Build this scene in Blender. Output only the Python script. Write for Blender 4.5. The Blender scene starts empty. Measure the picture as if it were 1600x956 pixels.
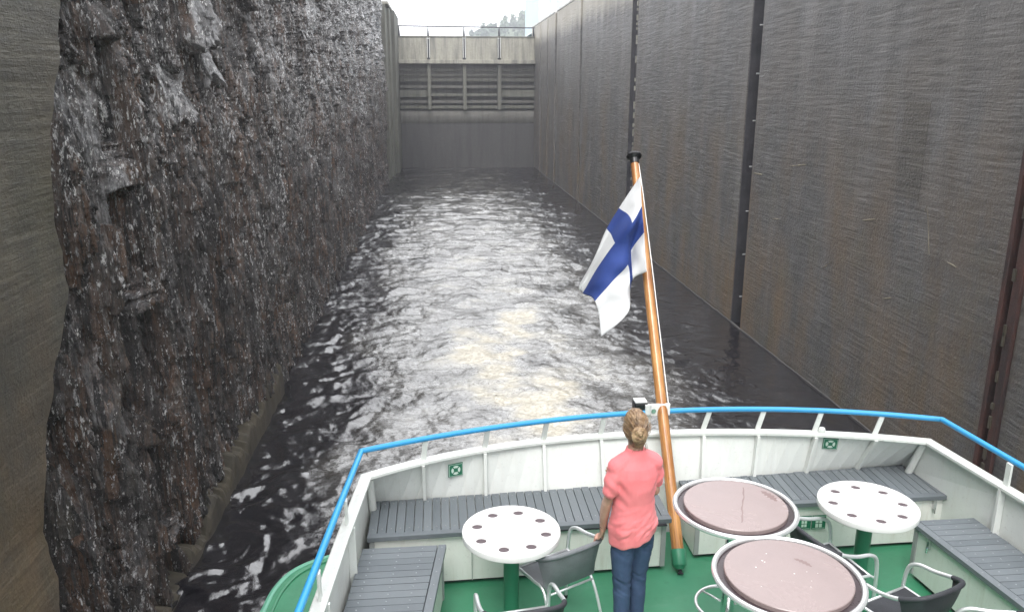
import bpy, bmesh, math, random
import numpy as np
from mathutils import Vector, Matrix
random.seed(7); RNG = np.random.default_rng(11)
S = bpy.context.scene; COL = S.collection
R = math.radians

# ------------------------------------------------------------ camera, world, light, exposure
CAM_H = 6.8                       # metres above the water
DK = 3.26                         # deck height above the water
XL, XR, YG = -3.85, 8.75, 73.7    # lock walls and far gate
cam = bpy.data.cameras.new('camera'); cam.sensor_width = 36; cam.lens = 28.125
cam.clip_start = 0.05; cam.clip_end = 3000
co = bpy.data.objects.new('camera', cam); COL.objects.link(co); S.camera = co
_d = np.array([683. - 800, 142. - 478, 1250.]); _d /= np.linalg.norm(_d)
_k = math.hypot(_d[1], _d[2]); _up = np.array([0, -_d[2] / _k, _d[1] / _k])
_up -= _d * _up.dot(_d); _up /= np.linalg.norm(_up)
_x = np.cross(_d, _up); _x = -_x if _x[0] < 0 else _x
CM = np.array([_x, _d, _up])      # photograph's axes (x right, y down, z in) -> world
cr, cu, cb = CM @ [1, 0, 0], CM @ [0, -1, 0], CM @ [0, 0, -1]
co.matrix_world = Matrix(((cr[0], cu[0], cb[0], 0), (cr[1], cu[1], cb[1], 0), (cr[2], cu[2], cb[2], CAM_H), (0, 0, 0, 1)))

W = bpy.data.worlds.new('World'); S.world = W; W.use_nodes = True
nt = W.node_tree; nt.nodes.clear()
SUN_EL, SUN_AZ = R(58), R(200)
sk = nt.nodes.new('ShaderNodeTexSky'); sk.sky_type = 'NISHITA'; sk.sun_disc = False
sk.sun_elevation = SUN_EL; sk.sun_rotation = SUN_AZ; sk.dust_density = 4.0; sk.air_density = 1.0; sk.ozone_density = 1.0
hs = nt.nodes.new('ShaderNodeHueSaturation'); hs.inputs['Saturation'].default_value = 0.12; hs.inputs['Value'].default_value = 1.0
mx = nt.nodes.new('ShaderNodeMix'); mx.data_type = 'RGBA'; mx.inputs['Factor'].default_value = 0.7
mx.inputs['B'].default_value = (12.9, 13.0, 13.25, 1)      # the even cloud layer
bg = nt.nodes.new('ShaderNodeBackground'); bg.inputs['Strength'].default_value = 0.13
wo = nt.nodes.new('ShaderNodeOutputWorld')
nt.links.new(sk.outputs[0], hs.inputs['Color']); nt.links.new(hs.outputs[0], mx.inputs['A'])
nt.links.new(mx.outputs['Result'], bg.inputs['Color']); nt.links.new(bg.outputs[0], wo.inputs[0])
sl = bpy.data.lights.new('sun', 'SUN'); sl.energy = 0.9; sl.angle = R(25); sl.color = (1, .97, .92)
so = bpy.data.objects.new('sun', sl); COL.objects.link(so); so.location = (0, 0, 40)
so.rotation_euler = (R(90) - SUN_EL, 0, math.pi - SUN_AZ)
S.view_settings.view_transform = 'Standard'; S.view_settings.look = 'None'
S.view_settings.exposure = 1.05; S.view_settings.gamma = 1.0; S.view_settings.use_curve_mapping = False
S.cycles.max_bounces = 6; S.cycles.diffuse_bounces = 3; S.cycles.glossy_bounces = 3; S.cycles.volume_bounces = 1
S.cycles.caustics_reflective = False; S.cycles.caustics_refractive = False; S.cycles.sample_clamp_indirect = 4
S.cycles.use_denoising = True

# ------------------------------------------------------------ numpy noise
def _h(ix, iy, s):
    n = (ix.astype(np.int64) * 374761393 + iy.astype(np.int64) * 668265263 + s * 974634541) & 0x7fffffff
    n = ((n ^ (n >> 13)) * 1274126177) & 0x7fffffff
    n = ((n ^ (n >> 16)) * 668265263) & 0x7fffffff
    return (n ^ (n >> 15)) / float(0x7fffffff)
def perlin(x, y, s=0):
    xi, yi = np.floor(x), np.floor(y); fx, fy = x - xi, y - yi
    u = fx * fx * fx * (fx * (fx * 6 - 15) + 10); v = fy * fy * fy * (fy * (fy * 6 - 15) + 10)
    def g(a, b):
        t = _h(xi + a, yi + b, s) * 2 * np.pi
        return np.cos(t) * (fx - a) + np.sin(t) * (fy - b)
    a = g(0, 0) * (1 - u) + g(1, 0) * u; b = g(0, 1) * (1 - u) + g(1, 1) * u
    return (a * (1 - v) + b * v) * 1.5
def fbm(x, y, o=4, s=0, g=.5):
    r, a, f = 0, 1, 1
    for i in range(o):
        r = r + a * perlin(x * f + 13.7 * i, y * f - 7.3 * i, s + i); a *= g; f *= 2.03
    return r
def voro(x, y, s=0):
    xi, yi = np.floor(x), np.floor(y)
    best = np.full(x.shape, 9.); sec = np.full(x.shape, 9.); A = np.zeros_like(x); DX = np.zeros_like(x); DY = np.zeros_like(x); B = np.zeros_like(x)
    for i in (-1, 0, 1):
        for j in (-1, 0, 1):
            cx, cy = xi + i, yi + j
            dx, dy = cx + _h(cx, cy, s) - x, cy + _h(cx, cy, s + 1) - y
            d = dx * dx + dy * dy; m = d < best
            sec = np.where(m, best, np.minimum(sec, d)); best = np.where(m, d, best)
            DX = np.where(m, -dx, DX); DY = np.where(m, -dy, DY)
            A = np.where(m, _h(cx, cy, s + 2), A); B = np.where(m, _h(cx, cy, s + 3), B)
    return A, B, DX, DY, np.sqrt(sec) - np.sqrt(best)
def sstep(a, b, x):
    t = np.clip((x - a) / (b - a), 0, 1); return t * t * (3 - 2 * t)

# ------------------------------------------------------------ object helpers
def link(name, me, parent=None, mats=(), smooth=False):
    o = bpy.data.objects.new(name, me); COL.objects.link(o)
    for m in mats if isinstance(mats, (list, tuple)) else [mats]: me.materials.append(m)
    if smooth:
        me.polygons.foreach_set('use_smooth', np.ones(len(me.polygons), bool))
    if parent: o.parent = parent
    return o
def tag(o, label=None, cat=None, group=None, kind=None):
    for k, v in (('label', label), ('category', cat), ('group', group), ('kind', kind)):
        if v: o[k] = v
    return o
def empty(name, loc, rz=0, **k):
    o = bpy.data.objects.new(name, None); COL.objects.link(o); o.location = loc; o.rotation_euler = (0, 0, rz)
    o.empty_display_size = .2
    return tag(o, **k)
def copy_tree(o, parent=None):
    c = o.copy(); COL.objects.link(c)
    if parent: c.parent = parent
    for ch in list(o.children): copy_tree(ch, c)
    return c
class MB:
    def __init__(s): s.v, s.f, s.m = [], [], []
    def add(s, vs, fs, m=0):
        b = len(s.v); s.v += [tuple(p) for p in vs]; s.f += [tuple(i + b for i in f) for f in fs]; s.m += [m] * len(fs)
    def box(s, a, b, m=0):
        x0, y0, z0 = a; x1, y1, z1 = b
        s.add([(x0,y0,z0),(x1,y0,z0),(x1,y1,z0),(x0,y1,z0),(x0,y0,z1),(x1,y0,z1),(x1,y1,z1),(x0,y1,z1)],
              [(0,3,2,1),(4,5,6,7),(0,1,5,4),(1,2,6,5),(2,3,7,6),(3,0,4,7)], m)
    def prism(s, poly, z0, z1, m=0):          # poly counter-clockwise seen from above
        n = len(poly)
        s.add([(p[0], p[1], z0) for p in poly] + [(p[0], p[1], z1) for p in poly],
              [tuple(range(n - 1, -1, -1)), tuple(range(n, 2 * n))] + [(i, (i + 1) % n, n + (i + 1) % n, n + i) for i in range(n)], m)
    def tube(s, pts, r, n=10, closed=False, m=0, cap=True):
        pts = [Vector(p) for p in pts]; N = len(pts); rs = r if isinstance(r, (list, tuple)) else [r] * N
        tg = []
        for i in range(N):
            a = pts[i - 1] if (i or closed) else pts[i]; b = pts[(i + 1) % N] if (i < N - 1 or closed) else pts[i]
            tg.append((b - a).normalized())
        u = tg[0].orthogonal().normalized(); vs = []
        for i in range(N):
            u = (u - tg[i] * u.dot(tg[i])).normalized(); w = tg[i].cross(u)
            vs += [pts[i] + (u * math.cos(2*math.pi*k/n) + w * math.sin(2*math.pi*k/n)) * rs[i] for k in range(n)]
        fs = []
        for i in range(N if closed else N - 1):
            j = (i + 1) % N; off = 0
            if closed and j == 0:
                d = [(vs[i*n] - pts[i] - (vs[k] - pts[0])).length for k in range(n)]; off = d.index(min(d))
            fs += [(i*n + k, i*n + (k+1) % n, j*n + (k+1+off) % n, j*n + (k+off) % n) for k in range(n)]
        if cap and not closed: fs += [tuple(range(n-1, -1, -1)), tuple((N-1)*n + k for k in range(n))]
        s.add(vs, fs, m)
    def lathe(s, prof, n=48, c=(0, 0, 0), m=0):   # prof: (r, z) bottom to top
        vs, fs = [], []
        for r, z in prof: vs += [(c[0] + r*math.cos(2*math.pi*k/n), c[1] + r*math.sin(2*math.pi*k/n), c[2] + z) for k in range(n)]
        for i in range(len(prof) - 1): fs += [(i*n+k, i*n+(k+1) % n, (i+1)*n+(k+1) % n, (i+1)*n+k) for k in range(n)]
        if prof[0][0] > 1e-6: fs.append(tuple(range(n-1, -1, -1)))
        if prof[-1][0] > 1e-6: fs.append(tuple((len(prof)-1)*n + k for k in range(n)))
        s.add(vs, fs, m)
    def grid(s, P, m=0, closed_u=False):
        a, b = len(P), len(P[0]); fs = []
        for i in range(a if closed_u else a - 1):
            j = (i + 1) % a
            fs += [(i*b+k, j*b+k, j*b+k+1, i*b+k+1) for k in range(b - 1)]
        s.add([p for r in P for p in r], fs, m)
    def mesh(s, name):
        me = bpy.data.meshes.new(name); me.from_pydata(s.v, [], s.f); me.polygons.foreach_set('material_index', s.m); me.update(); return me
    def build(s, name, mats, parent=None, smooth=False, bevel=0, auto=True):
        me = s.mesh(name)
        if bevel:
            bm = bmesh.new(); bm.from_mesh(me)
            bmesh.ops.bevel(bm, geom=[e for e in bm.edges if len(e.link_faces) == 2 and e.calc_face_angle(0) > .5], offset=bevel, segments=2, affect='EDGES', profile=.5)
            bm.to_mesh(me); bm.free()
        o = link(name, me, parent, mats, smooth)
        if smooth and auto:
            at = me.attributes.get('sharp_edge') or me.attributes.new('sharp_edge', 'BOOLEAN', 'EDGE')
            bm = bmesh.new(); bm.from_mesh(me)
            at.data.foreach_set('value', [len(e.link_faces) == 2 and e.calc_face_angle(0) > .7 for e in bm.edges]); bm.free()
        return o
def npgrid(name, X, Y, Z, mats, smooth=True, flip=False, parent=None):
    a, b = X.shape; me = bpy.data.meshes.new(name)
    me.vertices.add(a * b); me.vertices.foreach_set('co', np.stack([X, Y, Z], -1).astype(np.float32).ravel())
    i = np.arange(a * b).reshape(a, b); q = np.stack([i[:-1, :-1], i[1:, :-1], i[1:, 1:], i[:-1, 1:]], -1).reshape(-1, 4)
    if flip: q = q[:, ::-1]
    me.loops.add(q.size); me.polygons.add(len(q)); me.loops.foreach_set('vertex_index', q.ravel().astype(np.int32))
    me.polygons.foreach_set('loop_start', np.arange(0, q.size, 4, dtype=np.int32)); me.update(calc_edges=True)
    return link(name, me, parent, mats, smooth)
def catmull(pts, n=6):
    P = [Vector(p) for p in pts]; P = [P[0] * 2 - P[1]] + P + [P[-1] * 2 - P[-2]]; out = []
    for i in range(1, len(P) - 2):
        for k in range(n):
            t = k / n; a, b, c, d = P[i-1:i+3]
            out.append(.5 * (2*b + (c-a)*t + (2*a - 5*b + 4*c - d)*t*t + (3*b - a - 3*c + d)*t**3))
    out.append(P[-2]); return out
def bake(ob, mods, name):                    # apply modifiers, return a plain mesh
    for t, kw in mods:
        m = ob.modifiers.new(t, t)
        for k, v in kw.items(): setattr(m, k, v)
    dg = bpy.context.evaluated_depsgraph_get(); me = bpy.data.meshes.new_from_object(ob.evaluated_get(dg)); me.name = name
    old = ob.data; bpy.data.objects.remove(ob)
    return me

# ------------------------------------------------------------ material helpers
class NT:
    def __init__(s, name):
        s.mat = bpy.data.materials.new(name); s.mat.use_nodes = True; s.t = s.mat.node_tree; s.b = s.t.nodes['Principled BSDF']
        s.out = s.t.nodes['Material Output']
    def n(s, t, **k):
        o = s.t.nodes.new(t)
        for a, v in k.items(): setattr(o, a, v)
        return o
    def put(s, sock, v):
        if hasattr(v, 'links'): s.t.links.new(v, sock)
        elif isinstance(v, tuple) and sock.type == 'RGBA': sock.default_value = (*v[:3], 1)
        else: sock.default_value = v
    def pos(s, scale=(1, 1, 1), obj=False):
        c = s.n('ShaderNodeTexCoord').outputs['Object'] if obj else s.n('ShaderNodeNewGeometry').outputs['Position']
        m = s.n('ShaderNodeMapping'); s.t.links.new(c, m.inputs[0]); m.inputs['Scale'].default_value = scale; return m.outputs[0]
    def xyz(s, obj=False):
        c = s.n('ShaderNodeTexCoord').outputs['Object'] if obj else s.n('ShaderNodeNewGeometry').outputs['Position']
        x = s.n('ShaderNodeSeparateXYZ'); s.t.links.new(c, x.inputs[0]); return x.outputs
    def noise(s, vec, scale=1, detail=4, rough=.55, dist=0):
        o = s.n('ShaderNodeTexNoise'); s.t.links.new(vec, o.inputs['Vector'])
        for k, v in (('Scale', scale), ('Detail', detail), ('Roughness', rough), ('Distortion', dist)): o.inputs[k].default_value = v
        return o.outputs['Fac']
    def vor(s, vec, scale=1, feature='F1', rnd=1.):
        o = s.n('ShaderNodeTexVoronoi', feature=feature); s.t.links.new(vec, o.inputs['Vector']); o.inputs['Scale'].default_value = scale
        o.inputs['Randomness'].default_value = rnd; return o.outputs['Distance']
    def map(s, v, a, b, c=0., d=1.):
        o = s.n('ShaderNodeMapRange'); s.put(o.inputs[0], v)
        for i, q in enumerate((a, b, c, d)): o.inputs[i + 1].default_value = q
        return o.outputs[0]
    def math(s, op, a, b=0.):
        o = s.n('ShaderNodeMath', operation=op); s.put(o.inputs[0], a); s.put(o.inputs[1], b); return o.outputs[0]
    def mix(s, f, a, b, blend='MIX'):
        o = s.n('ShaderNodeMix', data_type='RGBA', blend_type=blend); s.put(o.inputs['Factor'], f); s.put(o.inputs['A'], a); s.put(o.inputs['B'], b); return o.outputs['Result']
    def bump(s, h, strength=.5, dist=.01, normal=None):
        o = s.n('ShaderNodeBump'); s.put(o.inputs['Height'], h); o.inputs['Strength'].default_value = strength; o.inputs['Distance'].default_value = dist
        if normal: s.t.links.new(normal, o.inputs['Normal'])
        return o.outputs[0]
    def done(s, color=None, rough=None, metal=None, normal=None, spec=None, **k):
        for n_, v in (('Base Color', color), ('Roughness', rough), ('Metallic', metal), ('Normal', normal), ('Specular IOR Level', spec)):
            if v is not None: s.put(s.b.inputs[n_], v)
        for n_, v in k.items(): s.put(s.b.inputs[n_], v)
        return s.mat
M = {}
def painted(name, c, rough=.4, dirt=.12, scale=3., bump=.15, metal=0., obj=True):
    m = NT(name); p = m.pos(obj=obj); a = m.noise(p, scale, 6, .65); b = m.noise(p, scale * 14, 4, .6)
    f = m.math('MULTIPLY', m.map(a, .42, .7), dirt)
    col = m.mix(f, c, tuple(q * .55 for q in c)); col = m.mix(m.math('MULTIPLY', m.map(b, .62, .75), dirt * 1.2), col, (.16, .13, .10))
    M[name] = m.done(col, m.map(b, .3, .7, rough * .85, rough * 1.2), metal, m.bump(b, bump, .002)); return M[name]
painted('white_paint', (.745, .77, .745), .38, .2)
painted('bench_white', (.79, .80, .76), .4, .2)
painted('white_plastic', (.88, .88, .87), .35, .06)
painted('blue_paint', (.035, .32, .66), .35, .15)
painted('screw_grey', (.30, .32, .33), .4, .2, metal=.3)
painted('strake_green', (.12, .36, .25), .4, .2)
painted('grey_seal', (.33, .34, .34), .5, .2)
painted('black_plastic', (.012, .012, .014), .3, .1)
painted('green_paint', (.03, .20, .11), .4, .15)
painted('gap_dark', (.02, .02, .025), .8, .1)
painted('aluminium', (.74, .76, .77), .34, .08, metal=.55, bump=.05)
painted('steel', (.72, .72, .73), .16, .06, metal=1., bump=.02)
painted('sign_green', (.012, .16, .085), .4, .12)
painted('sign_white', (.62, .74, .66), .4, .08)
painted('hull_white', (.74, .75, .75), .4, .2)
painted('building_blue', (.50, .62, .70), .5, .15, .4, obj=False)
painted('building_white', (.78, .80, .80), .5, .1, .4, obj=False)
painted('glass_dark', (.05, .09, .11), .1, .05)
painted('leather_dark', (.03, .028, .03), .5, .1)
def weather(name, amt, streak=(.42, .36, .27)):
    m = M[name]; t = m.node_tree; b = t.nodes['Principled BSDF']; lk = b.inputs['Base Color'].links[0]; src = lk.from_socket
    w = NT.__new__(NT); w.mat, w.t, w.b = m, t, b
    s1 = w.noise(w.pos((16, 16, 1.1), True), 1.3, 5, .7); s2 = w.noise(w.pos(obj=True), 2.2, 5, .7); s3 = w.noise(w.pos((1, 1, 1), True), 38, 4, .75)
    c = w.mix(w.math('MULTIPLY', w.math('MULTIPLY', w.map(s1, .50, .72), w.map(s2, .35, .65)), amt), src, streak)
    c = w.mix(w.math('MULTIPLY', w.map(s3, .68, .74), w.map(s2, .45, .6, 0, amt * 1.6)), c, (.20, .12, .06))
    t.links.new(c, b.inputs['Base Color'])
for _n, _a in (('white_paint', .24), ('bench_white', .35), ('hull_white', .6), ('white_plastic', .12)): weather(_n, _a)
def mk():
    # green deck: painted steel plate, worn
    m = NT('deck_green'); p = m.pos(); a = m.noise(p, 1.6, 6, .7); b = m.noise(p, 60, 3)
    c = m.mix(m.map(a, .35, .7), (.035, .19, .098), (.058, .26, .145)); c = m.mix(m.math('MULTIPLY', m.map(m.noise(p, 9, 5, .7), .6, .75), .5), c, (.02, .115, .065))
    c = m.mix(m.math('MULTIPLY', m.map(m.noise(m.pos((1, 2.5, 1)), 2.6, 6, .75, .5), .56, .72), .55), c, (.10, .25, .17)); c = m.mix(m.map(m.noise(p, 46, 4, .75), .70, .76, 0, .5), c, (.16, .15, .12))
    M['deck_green'] = m.done(c, m.map(a, .3, .7, .3, .55), None, m.bump(b, .25, .003))
    # grey bench slats
    m = NT('slat_grey'); p = m.pos(); o = m.n('ShaderNodeObjectInfo').outputs['Random']
    a = m.noise(p, 12, 5, .6); b = m.noise(p, 220, 2)
    c = m.mix(o, (.108, .124, .138), (.145, .163, .178)); c = m.mix(m.math('MULTIPLY', m.map(a, .45, .75), .4), c, (.17, .19, .205))
    M['slat_grey'] = m.done(c, m.map(a, .3, .7, .4, .6), None, m.bump(b, .3, .001))
    # varnished pole
    m = NT('varnished_wood'); p = m.pos((14, 14, .9), True); a = m.noise(p, 3, 6, .6, 1.2); q = m.noise(m.pos((60, 60, 2.2), True), 2, 4)
    k = m.map(m.noise(m.pos((2, 2, 1.1), True), 2, 3), .35, .65)
    c = m.mix(m.map(a, .35, .68), (.24, .085, .028), (.58, .26, .085)); c = m.mix(m.math('MULTIPLY', m.map(q, .5, .7), .45), c, (.17, .05, .016)); c = m.mix(m.math('MULTIPLY', k, .5), c, (.74, .42, .16))
    M['varnished_wood'] = m.done(c, m.map(q, .3, .7, .18, .32), None, m.bump(q, .1, .002), **{'Coat Weight': .3, 'Coat Roughness': .2})
    # bar table top: pinkish laminate with damp smears
    m = NT('pink_laminate'); p = m.pos(obj=True); a = m.noise(p, 2.2, 6, .65, .6); f = m.noise(p, 90, 3)
    c = m.mix(m.map(a, .3, .7), (.275, .215, .212), (.345, .275, .27)); c = m.mix(m.math('MULTIPLY', m.map(f, .5, .8), .25), c, (.24, .17, .16))
    w = m.map(m.noise(m.pos((1.6, 4, 1), True), 1.1, 3, .5, .4), .66, .72); c = m.mix(m.math('MULTIPLY', w, .4), c, (.24, .15, .14))
    M['pink_laminate'] = m.done(c, m.math('SUBTRACT', m.map(a, .3, .7, .12, .34), m.math('MULTIPLY', w, .1)), None, m.bump(a, .04, .004))
    M['smear_soft'] = NT('smear_soft').done((.21, .14, .135), .15)
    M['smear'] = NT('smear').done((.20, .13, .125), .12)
    # textilene
    def weave(name, c1, c2):
        m = NT(name); p = m.pos(obj=True); w = m.n('ShaderNodeTexChecker'); m.t.links.new(p, w.inputs[0]); w.inputs['Scale'].default_value = 260
        a = m.noise(p, 8, 4)
        c = m.mix(w.outputs['Fac'], c1, c2); c = m.mix(m.math('MULTIPLY', m.map(a, .4, .7), .3), c, tuple(x * 1.6 for x in c2))
        M[name] = m.done(c, .6, None, m.bump(w.outputs['Fac'], .3, .001))
    weave('mesh_grey', (.13, .14, .155), (.19, .20, .215)); weave('mesh_black', (.018, .019, .024), (.04, .042, .05))
    # cloth
    for nm, c1, c2, sc in (('coral_cotton', (.80, .185, .205), (.89, .245, .265), 900), ('flag_white', (.53, .54, .55), (.59, .60, .61), 700), ('flag_blue', (.010, .032, .17), (.016, .046, .22), 700)):
        m = NT(nm); p = m.pos(obj=True); a = m.noise(p, 6, 4); f = m.noise(p, sc, 2)
        M[nm] = m.done(m.mix(m.map(a, .3, .7), c1, c2), .8, None, m.bump(f, .25, .001), **{'Sheen Weight': .15})
    for nm in ('flag_white', 'flag_blue'):
        M[nm].node_tree.nodes['Principled BSDF'].inputs['Sheen Weight'].default_value = 0
    m = NT('denim'); p = m.pos(obj=True); a = m.noise(p, 5, 5, .6); f = m.noise(m.pos((500, 500, 120), True), 1, 2)
    c = m.mix(m.map(a, .35, .7), (.02, .038, .095), (.05, .085, .18)); c = m.mix(m.math('MULTIPLY', f, .35), c, (.10, .15, .26))
    M['denim'] = m.done(c, .8, None, m.bump(f, .4, .001))
    m = NT('skin'); p = m.pos(obj=True); a = m.noise(p, 9, 5); f = m.noise(p, 160, 2)
    M['skin'] = m.done(m.mix(m.map(a, .35, .7), (.50, .27, .20), (.60, .36, .28)), .5, None, m.bump(f, .12, .001), **{'Subsurface Weight': .08, 'Subsurface Radius': (.01, .004, .002)})
    m = NT('hair'); p = m.pos(obj=True); a = m.noise(p, 40, 4, .6); b = m.noise(p, 7, 3); o = m.n('ShaderNodeTexCoord').outputs['Generated']
    c = m.mix(m.map(a, .3, .66), (.10, .056, .032), (.33, .215, .12)); c = m.mix(m.math('MULTIPLY', m.map(b, .45, .65), .65), c, (.44, .30, .175))
    M['hair'] = m.done(c, .42, None, m.bump(a, .3, .004))
    m = NT('hair_light'); p = m.pos(obj=True); a = m.noise(p, 46, 4, .6)
    M['hair_light'] = m.done(m.mix(m.map(a, .3, .66), (.16, .095, .05), (.46, .32, .19)), .42, None, m.bump(a, .3, .004))
    # ---- wet board-marked concrete of the lock
    def lock_concrete(name, base, light, brown, olive, brown_amt, ripple=1., dry=True, tilt=0.):
        m = NT(name); X = m.xyz(); p = m.pos()
        st = m.noise(m.pos((1, .75, .05)), 1.5, 5, .6)             # runs down the face
        st2 = m.noise(m.pos((1, 3.4, .09)), 1.4, 4, .6)
        bl = m.noise(p, .45, 6, .62); fine = m.noise(p, 16, 6, .7); grit = m.noise(p, 70, 3, .6)
        rip = m.noise(m.pos((1, .62, 9.0)), 1.35, 6, .68, .12)        # shutter-board ripples
        c = m.mix(m.map(bl, .32, .68), base, light)
        c = m.mix(m.math('MULTIPLY', m.map(rip, .4, .62), .72), c, tuple(q * .5 for q in base))
        c = m.mix(m.math('MULTIPLY', m.map(st, .48, .66), .3), c, tuple(q * 1.45 for q in light))
        c = m.mix(m.math('MULTIPLY', m.map(st2, .54, .74), .32), c, tuple(q * .5 for q in base))
        lo = m.map(X[2], 1.0, 7.5, 1., .12)
        br = m.math('MULTIPLY', m.map(m.math('ADD', m.noise(m.pos((1, .5, .22)), 1.1, 6, .66), m.math('MULTIPLY', st2, .16)), .52, .74), m.math('MULTIPLY', lo, brown_amt))
        c = m.mix(br, c, brown)
        c = m.mix(m.math('MULTIPLY', m.map(m.noise(p, .8, 5, .7), .5, .72), m.math('MULTIPLY', lo, .55)), c, olive)
        c = m.mix(m.math('MULTIPLY', m.map(fine, .58, .74), .35), c, tuple(q * 2.1 for q in light))
        c = m.mix(m.math('MULTIPLY', m.map(grit, .66, .74), .5), c, (.24, .23, .20))
        wet = 1.
        if dry:
            dz = m.math('ADD', X[2], m.math('MULTIPLY', m.math('ADD', st, m.math('MULTIPLY', st2, .5)), 1.6))
            d = m.map(dz, 11.6, 12.6); c = m.mix(d, c, m.mix(m.map(fine, .3, .7), (.27, .245, .20), (.38, .355, .30)))
        h = m.math('ADD', m.math('MULTIPLY', rip, m.map(m.noise(p, .9, 4, .6), .35, .65, .35, 1.15)), m.math('MULTIPLY', fine, .6))
        n1 = m.bump(h, .85 * ripple, .055); n2 = m.bump(grit, .5, .008, n1)
        M[name] = m.done(c, m.map(bl, .3, .7, .34, .62), None, n2, .45)
    lock_concrete('concrete_slate', (.086, .084, .085), (.148, .143, .139), (.155, .105, .058), (.108, .094, .052), 1., .95)
    lock_concrete('concrete_olive', (.060, .056, .040), (.118, .108, .076), (.185, .12, .055), (.095, .094, .042), .9, 1.2, False)
    lock_concrete('concrete_brown', (.072, .066, .060), (.115, .104, .090), (.11, .075, .042), (.06, .058, .036), .5)
    # pale weathered concrete
    def pale(name, a_, b_, dark):
        m = NT(name); p = m.pos(); st = m.noise(m.pos((1.6, 1, .16)), 1.2, 5, .65); f = m.noise(p, 6, 6, .7)
        c = m.mix(m.map(f, .3, .7), a_, b_); c = m.mix(m.map(st, .45, .72), c, dark)
        M[name] = m.done(c, .75, None, m.bump(f, .5, .02))
    pale('concrete_pale', (.27, .26, .22), (.36, .345, .29), (.10, .10, .095))
    pale('concrete_moss', (.105, .105, .088), (.15, .148, .12), (.055, .057, .048))
    pale('concrete_dark', (.058, .056, .056), (.078, .075, .074), (.04, .039, .040))
    pale('scrape_pale', (.20, .18, .13), (.30, .27, .2), (.12, .10, .07))
    pale('concrete_sill', (.105, .10, .09), (.14, .135, .12), (.07, .068, .06))
    pale('coping_pale', (.55, .56, .55), (.66, .66, .64), (.42, .42, .4))
    pale('footing_tan', (.045, .037, .025), (.085, .072, .048), (.018, .016, .012))
    m = NT('rust_steel'); p = m.pos(); a = m.noise(m.pos((3, 3, .7)), 1.2, 6, .7); f = m.noise(p, 30, 5, .7)
    c = m.mix(m.map(a, .38, .62), (.028, .018, .018), (.075, .03, .024)); c = m.mix(m.map(f, .6, .75), c, (.13, .055, .03))
    M['rust_steel'] = m.done(c, m.map(f, .3, .7, .4, .8), None, m.bump(f, .5, .01))
    m = NT('dark_steel'); p = m.pos(); a = m.noise(p, 2, 6, .7); f = m.noise(p, 26, 5, .7)
    M['dark_steel'] = m.done(m.mix(m.map(a, .35, .65), (.02, .02, .026), (.045, .043, .05)), .6, None, m.bump(f, .4, .01))
    M['mortar'] = NT('mortar'); q = M['mortar']; p = q.pos((1, 6, .55)); a = q.noise(p, 2.1, 5, .7)
    M['mortar'] = q.done(q.mix(q.map(a, .52, .58), (.02, .02, .025), (.23, .21, .19)), .8, None, q.bump(a, .8, .04))
    # ---- wet schist rock
    m = NT('wet_rock'); X = m.xyz(); p = m.pos()
    mid = m.noise(m.pos((2.2, 1.8, .6)), 1.6, 6, .7); st = m.noise(m.pos((11, 6, .5)), 1.2, 5, .68); fine = m.noise(m.pos((1.6, .9, .8)), 20, 6, .75)
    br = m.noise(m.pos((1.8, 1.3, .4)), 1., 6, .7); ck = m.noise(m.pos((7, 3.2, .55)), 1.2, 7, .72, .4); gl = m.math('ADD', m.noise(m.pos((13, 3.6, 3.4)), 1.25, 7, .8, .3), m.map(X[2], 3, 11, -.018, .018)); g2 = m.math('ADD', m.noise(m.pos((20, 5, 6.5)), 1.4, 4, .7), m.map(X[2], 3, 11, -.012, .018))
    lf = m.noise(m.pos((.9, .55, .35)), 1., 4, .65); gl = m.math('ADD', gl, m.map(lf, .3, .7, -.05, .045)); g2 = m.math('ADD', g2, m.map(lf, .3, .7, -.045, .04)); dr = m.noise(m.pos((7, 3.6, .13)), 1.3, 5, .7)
    c = m.mix(m.map(mid, .36, .64), (.022, .019, .019), (.092, .082, .078))
    c = m.mix(m.math('MULTIPLY', m.map(br, .45, .62), m.map(X[2], 5., 10., 1., .5)), c, (.135, .070, .038))
    c = m.mix(m.math('MULTIPLY', m.map(m.noise(m.pos((2, 1.5, .3)), .7, 4, .6), .58, .70), m.map(X[2], 2, 8, .7, 0)), c, (.075, .062, .028))
    c = m.mix(m.map(st, .50, .60, 0, .85), c, (.008, .007, .008))
    c = m.mix(m.map(m.n('ShaderNodeAttribute', attribute_name='pale').outputs['Fac'], .1, .7, 0, .85), c, m.mix(m.map(fine, .3, .7), (.18, .18, .19), (.46, .46, .47)))  # sky sheen on the ledges painted in as a paler rock colour
    c = m.mix(m.map(dr, .54, .62, 0, .8), c, (.014, .010, .009)); c = m.mix(m.math('MULTIPLY', m.map(dr, .44, .36), .5), c, (.15, .14, .135))
    c = m.mix(m.map(ck, .47, .40, 0, .95), c, (.006, .005, .007))
    c = m.mix(m.map(fine, .56, .68, 0, .6), c, (.24, .235, .235))
    c = m.mix(m.map(gl, .555, .60, 0, .95), c, m.mix(m.map(fine, .35, .65), (.24, .235, .24), (.70, .69, .69)))  # quartz specks and sky glints on wet facets, painted into the colour
    c = m.mix(m.map(g2, .60, .64, 0, .95), c, (.72, .71, .70))  # finer layer of the same painted glints
    h = m.math('ADD', m.math('ADD', m.math('MULTIPLY', fine, .45), m.math('MULTIPLY', ck, .9)), m.math('ADD', m.math('MULTIPLY', st, .6), m.math('MULTIPLY', gl, .5)))
    n1 = m.bump(h, 1., .10); n2 = m.bump(g2, .8, .02, n1)
    M['wet_rock'] = m.done(c, m.map(mid, .3, .7, .10, .28), None, n2, 1.)
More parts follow.
